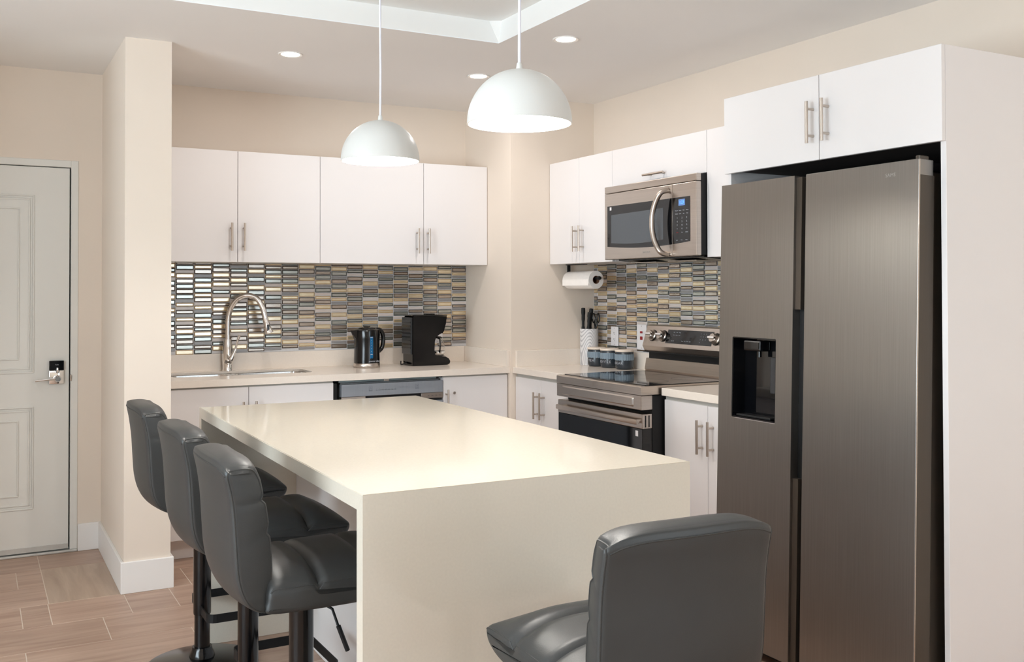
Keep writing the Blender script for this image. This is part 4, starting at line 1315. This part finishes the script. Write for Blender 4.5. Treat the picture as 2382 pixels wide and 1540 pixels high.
plate('wall_outlet', 'white double outlet on the mosaic above the canisters', 'x', 4.818, 4.892, 1.036, 1.151, XR, 'outlet')
plate('wall_switch', 'white isolator plate with red rockers beside the range', 'x', 4.541, 4.630, 1.026, 1.172, XR, 'switch')
plate('wall_outlet', 'white double outlet seen through the carafe on the back mosaic', 'y', 2.580, 2.650, 1.034, 1.148, YB, 'outlet')


# canisters
def canister(x, y, word, label, rz):
    t = empty('canister', (x, y, CT1), label, 'canister', 'tea, coffee and sugar canisters')
    r = .0535
    bm = nb(); lathe(bm, [(0, .0), (.040, .0), (.048, .004), (.0525, .014), (r, .030), (r, .096), (.0515, .101), (0, .101)], 48, (x, y, CT1)); obj('body', bm, CANI, t, sm=50)
    bm = nb(); n = 96
    lo_, hi_ = [], []
    for i in range(n):
        a = 2 * PI * i / n; rr = r + (.0016 if i % 4 < 2 else .0006)
        zlo = .052 + (.002 if i % 4 < 2 else 0)
        lo_.append(bm.verts.new((x + rr * math.cos(a), y + rr * math.sin(a), CT1 + zlo))); hi_.append(bm.verts.new((x + rr * math.cos(a), y + rr * math.sin(a), CT1 + .088)))
    for i in range(n): bm.faces.new((lo_[i], lo_[(i + 1) % n], hi_[(i + 1) % n], hi_[i]))
    obj('ribbed_band', bm, CANB, t)
    bm = nb(); lathe(bm, [(0, .1012), (.054, .1012), (.0555, .104), (.0555, .110), (.053, .113), (0, .1135)], 48, (x, y, CT1)); obj('lid', bm, LIDM, t, sm=40)
    # word wrapped round the body, letter by letter
    wd = len(word); step = 15.5
    for i, ch in enumerate(word):
        a = rz + (i - (wd - 1) / 2) * step
        rr = r + .0004
        text(ch, .019, (x + rr * math.cos(R(a)), y + rr * math.sin(R(a)), CT1 + .036), (R(90), 0, R(a + 90)), PRINT, t)
    return t


canister(3.305, 4.905, 'TEA', 'dark ribbed canister marked TEA, beside the knife block', -163)
canister(3.308, 4.775, 'COFFEE', 'dark ribbed canister marked COFFEE, middle of the three', -160)
canister(3.312, 4.630, 'SUGAR', 'dark ribbed canister marked SUGAR, closest to the range', -174)

# knife block, knives, scissors
bx, by = 3.322, 5.010
kb = empty('knife_block', (bx, by, CT1), 'round knife block printed with pale grey contour lines', 'knife block')
bm = nb(); lathe(bm, [(0, .0), (.054, .0), (.056, .002), (.056, .218), (.055, .220), (.050, .220), (.050, .205), (0, .205)], 48, (bx, by, CT1)); bm.transform(Matrix.Translation((-bx, -by, -CT1)))
o = obj('holder', bm, BLOCKM, kb, local=True, sm=40)
bm = nb(); lathe(bm, [(0, .2055), (.0495, .2055), (.0495, .217), (0, .217)], 40, (bx, by, CT1)); obj('bristle_insert', bm, BLACKM, kb, sm=40)


def knife(x, y, top, lean, label):
    t = empty('kitchen_knife', (x, y, CT1 + .217), label, 'knife', 'knives in the round block')
    z = CT1 + .218
    h = top - z
    bm = nb()
    pr = [(0, .010), (.15, .008), (.45, .011), (.75, .012), (.92, .011), (1.0, .006)]
    pts = [(x + lean[0] * s, y + lean[1] * s, z + h * s) for s, _ in pr]
    tube(bm, spline(pts, 3), [.010] * 3 + [.0085] * 3 + [.0105] * 3 + [.0125] * 3 + [.012] * 3 + [.007], 12)
    obj('grip', bm, BLACKM, t, sm=60)
    return t


knife(3.292, 5.030, 1.262, (.004, .004), 'kitchen knife with the tallest black grip, at the wall side of the block')
knife(3.300, 4.985, 1.236, (.010, .0), 'kitchen knife with the shortest black grip, at the front of the block')
knife(3.335, 5.020, 1.258, (.004, -.01), 'kitchen knife with a black grip in the middle of the block')
t = empty('kitchen_scissors', (3.345, 4.975, CT1 + .217), 'black-handled scissors standing in the knife block', 'scissors')
for s in (-1, 1):
    bm = nb(); lp = [(3.347 + s * .012 + .009 * math.cos(2 * PI * k / 14), 4.972 - s * .006, 1.200 + .028 * math.sin(2 * PI * k / 14)) for k in range(14)]
    tube(bm, lp, .0042, 8, loop=True); tube(bm, [(3.347 + s * .009, 4.972 - s * .004, 1.174), (3.346, 4.975, CT1 + .2185)], .005, 8)
    obj('finger_loop', bm, BLACKP, t, sm=60)

# paper towel under the wall cabinet
tr = empty('towel_holder', (3.205, 4.93, UB - .003), 'black wall-cabinet holder for a paper towel roll', 'towel holder')
obj('mounting_plate', B(3.190, 3.225, 4.880, 5.065, UB - .0045, UB - .0005), BLACKM, tr)
obj('arm', B(3.197, 3.219, 5.056, 5.062, 1.432, UB - .005, r=.001, seg=1), BLACKM, tr)
bm = nb(); tube(bm, [(3.208, 5.056, 1.440), (3.208, 4.735, 1.440)], .008, 14); lathe(bm, [(0, 4.722), (.010, 4.722), (.012, 4.728), (.012, 4.738), (.008, 4.742)], 16, (3.208, 0, 1.440), 'y')
obj('rod', bm, BLACKM, tr, sm=40)
pr_ = empty('paper_towel_roll', (3.208, 4.9, 1.440), 'white paper towel roll hanging below the wall cabinet', 'paper towel')
bm = nb(); lathe(bm, [(.024, 4.762), (.052, 4.762), (.0528, 4.766), (.0528, 5.044), (.052, 5.048), (.024, 5.048)], 48, (3.208, 0, 1.430), 'y', close=True); obj('paper', bm, PAPER, pr_, sm=40)
bm = nb(); lathe(bm, [(.0215, 4.7625), (.0238, 4.7625), (.0238, 5.0475), (.0215, 5.0475)], 32, (3.208, 0, 1.430), 'y', close=True); obj('core', bm, CARD, pr_, sm=40)
obj('loose_sheet', B(3.1545, 3.1555, 4.763, 5.047, 1.397, 1.432), PAPER, pr_)
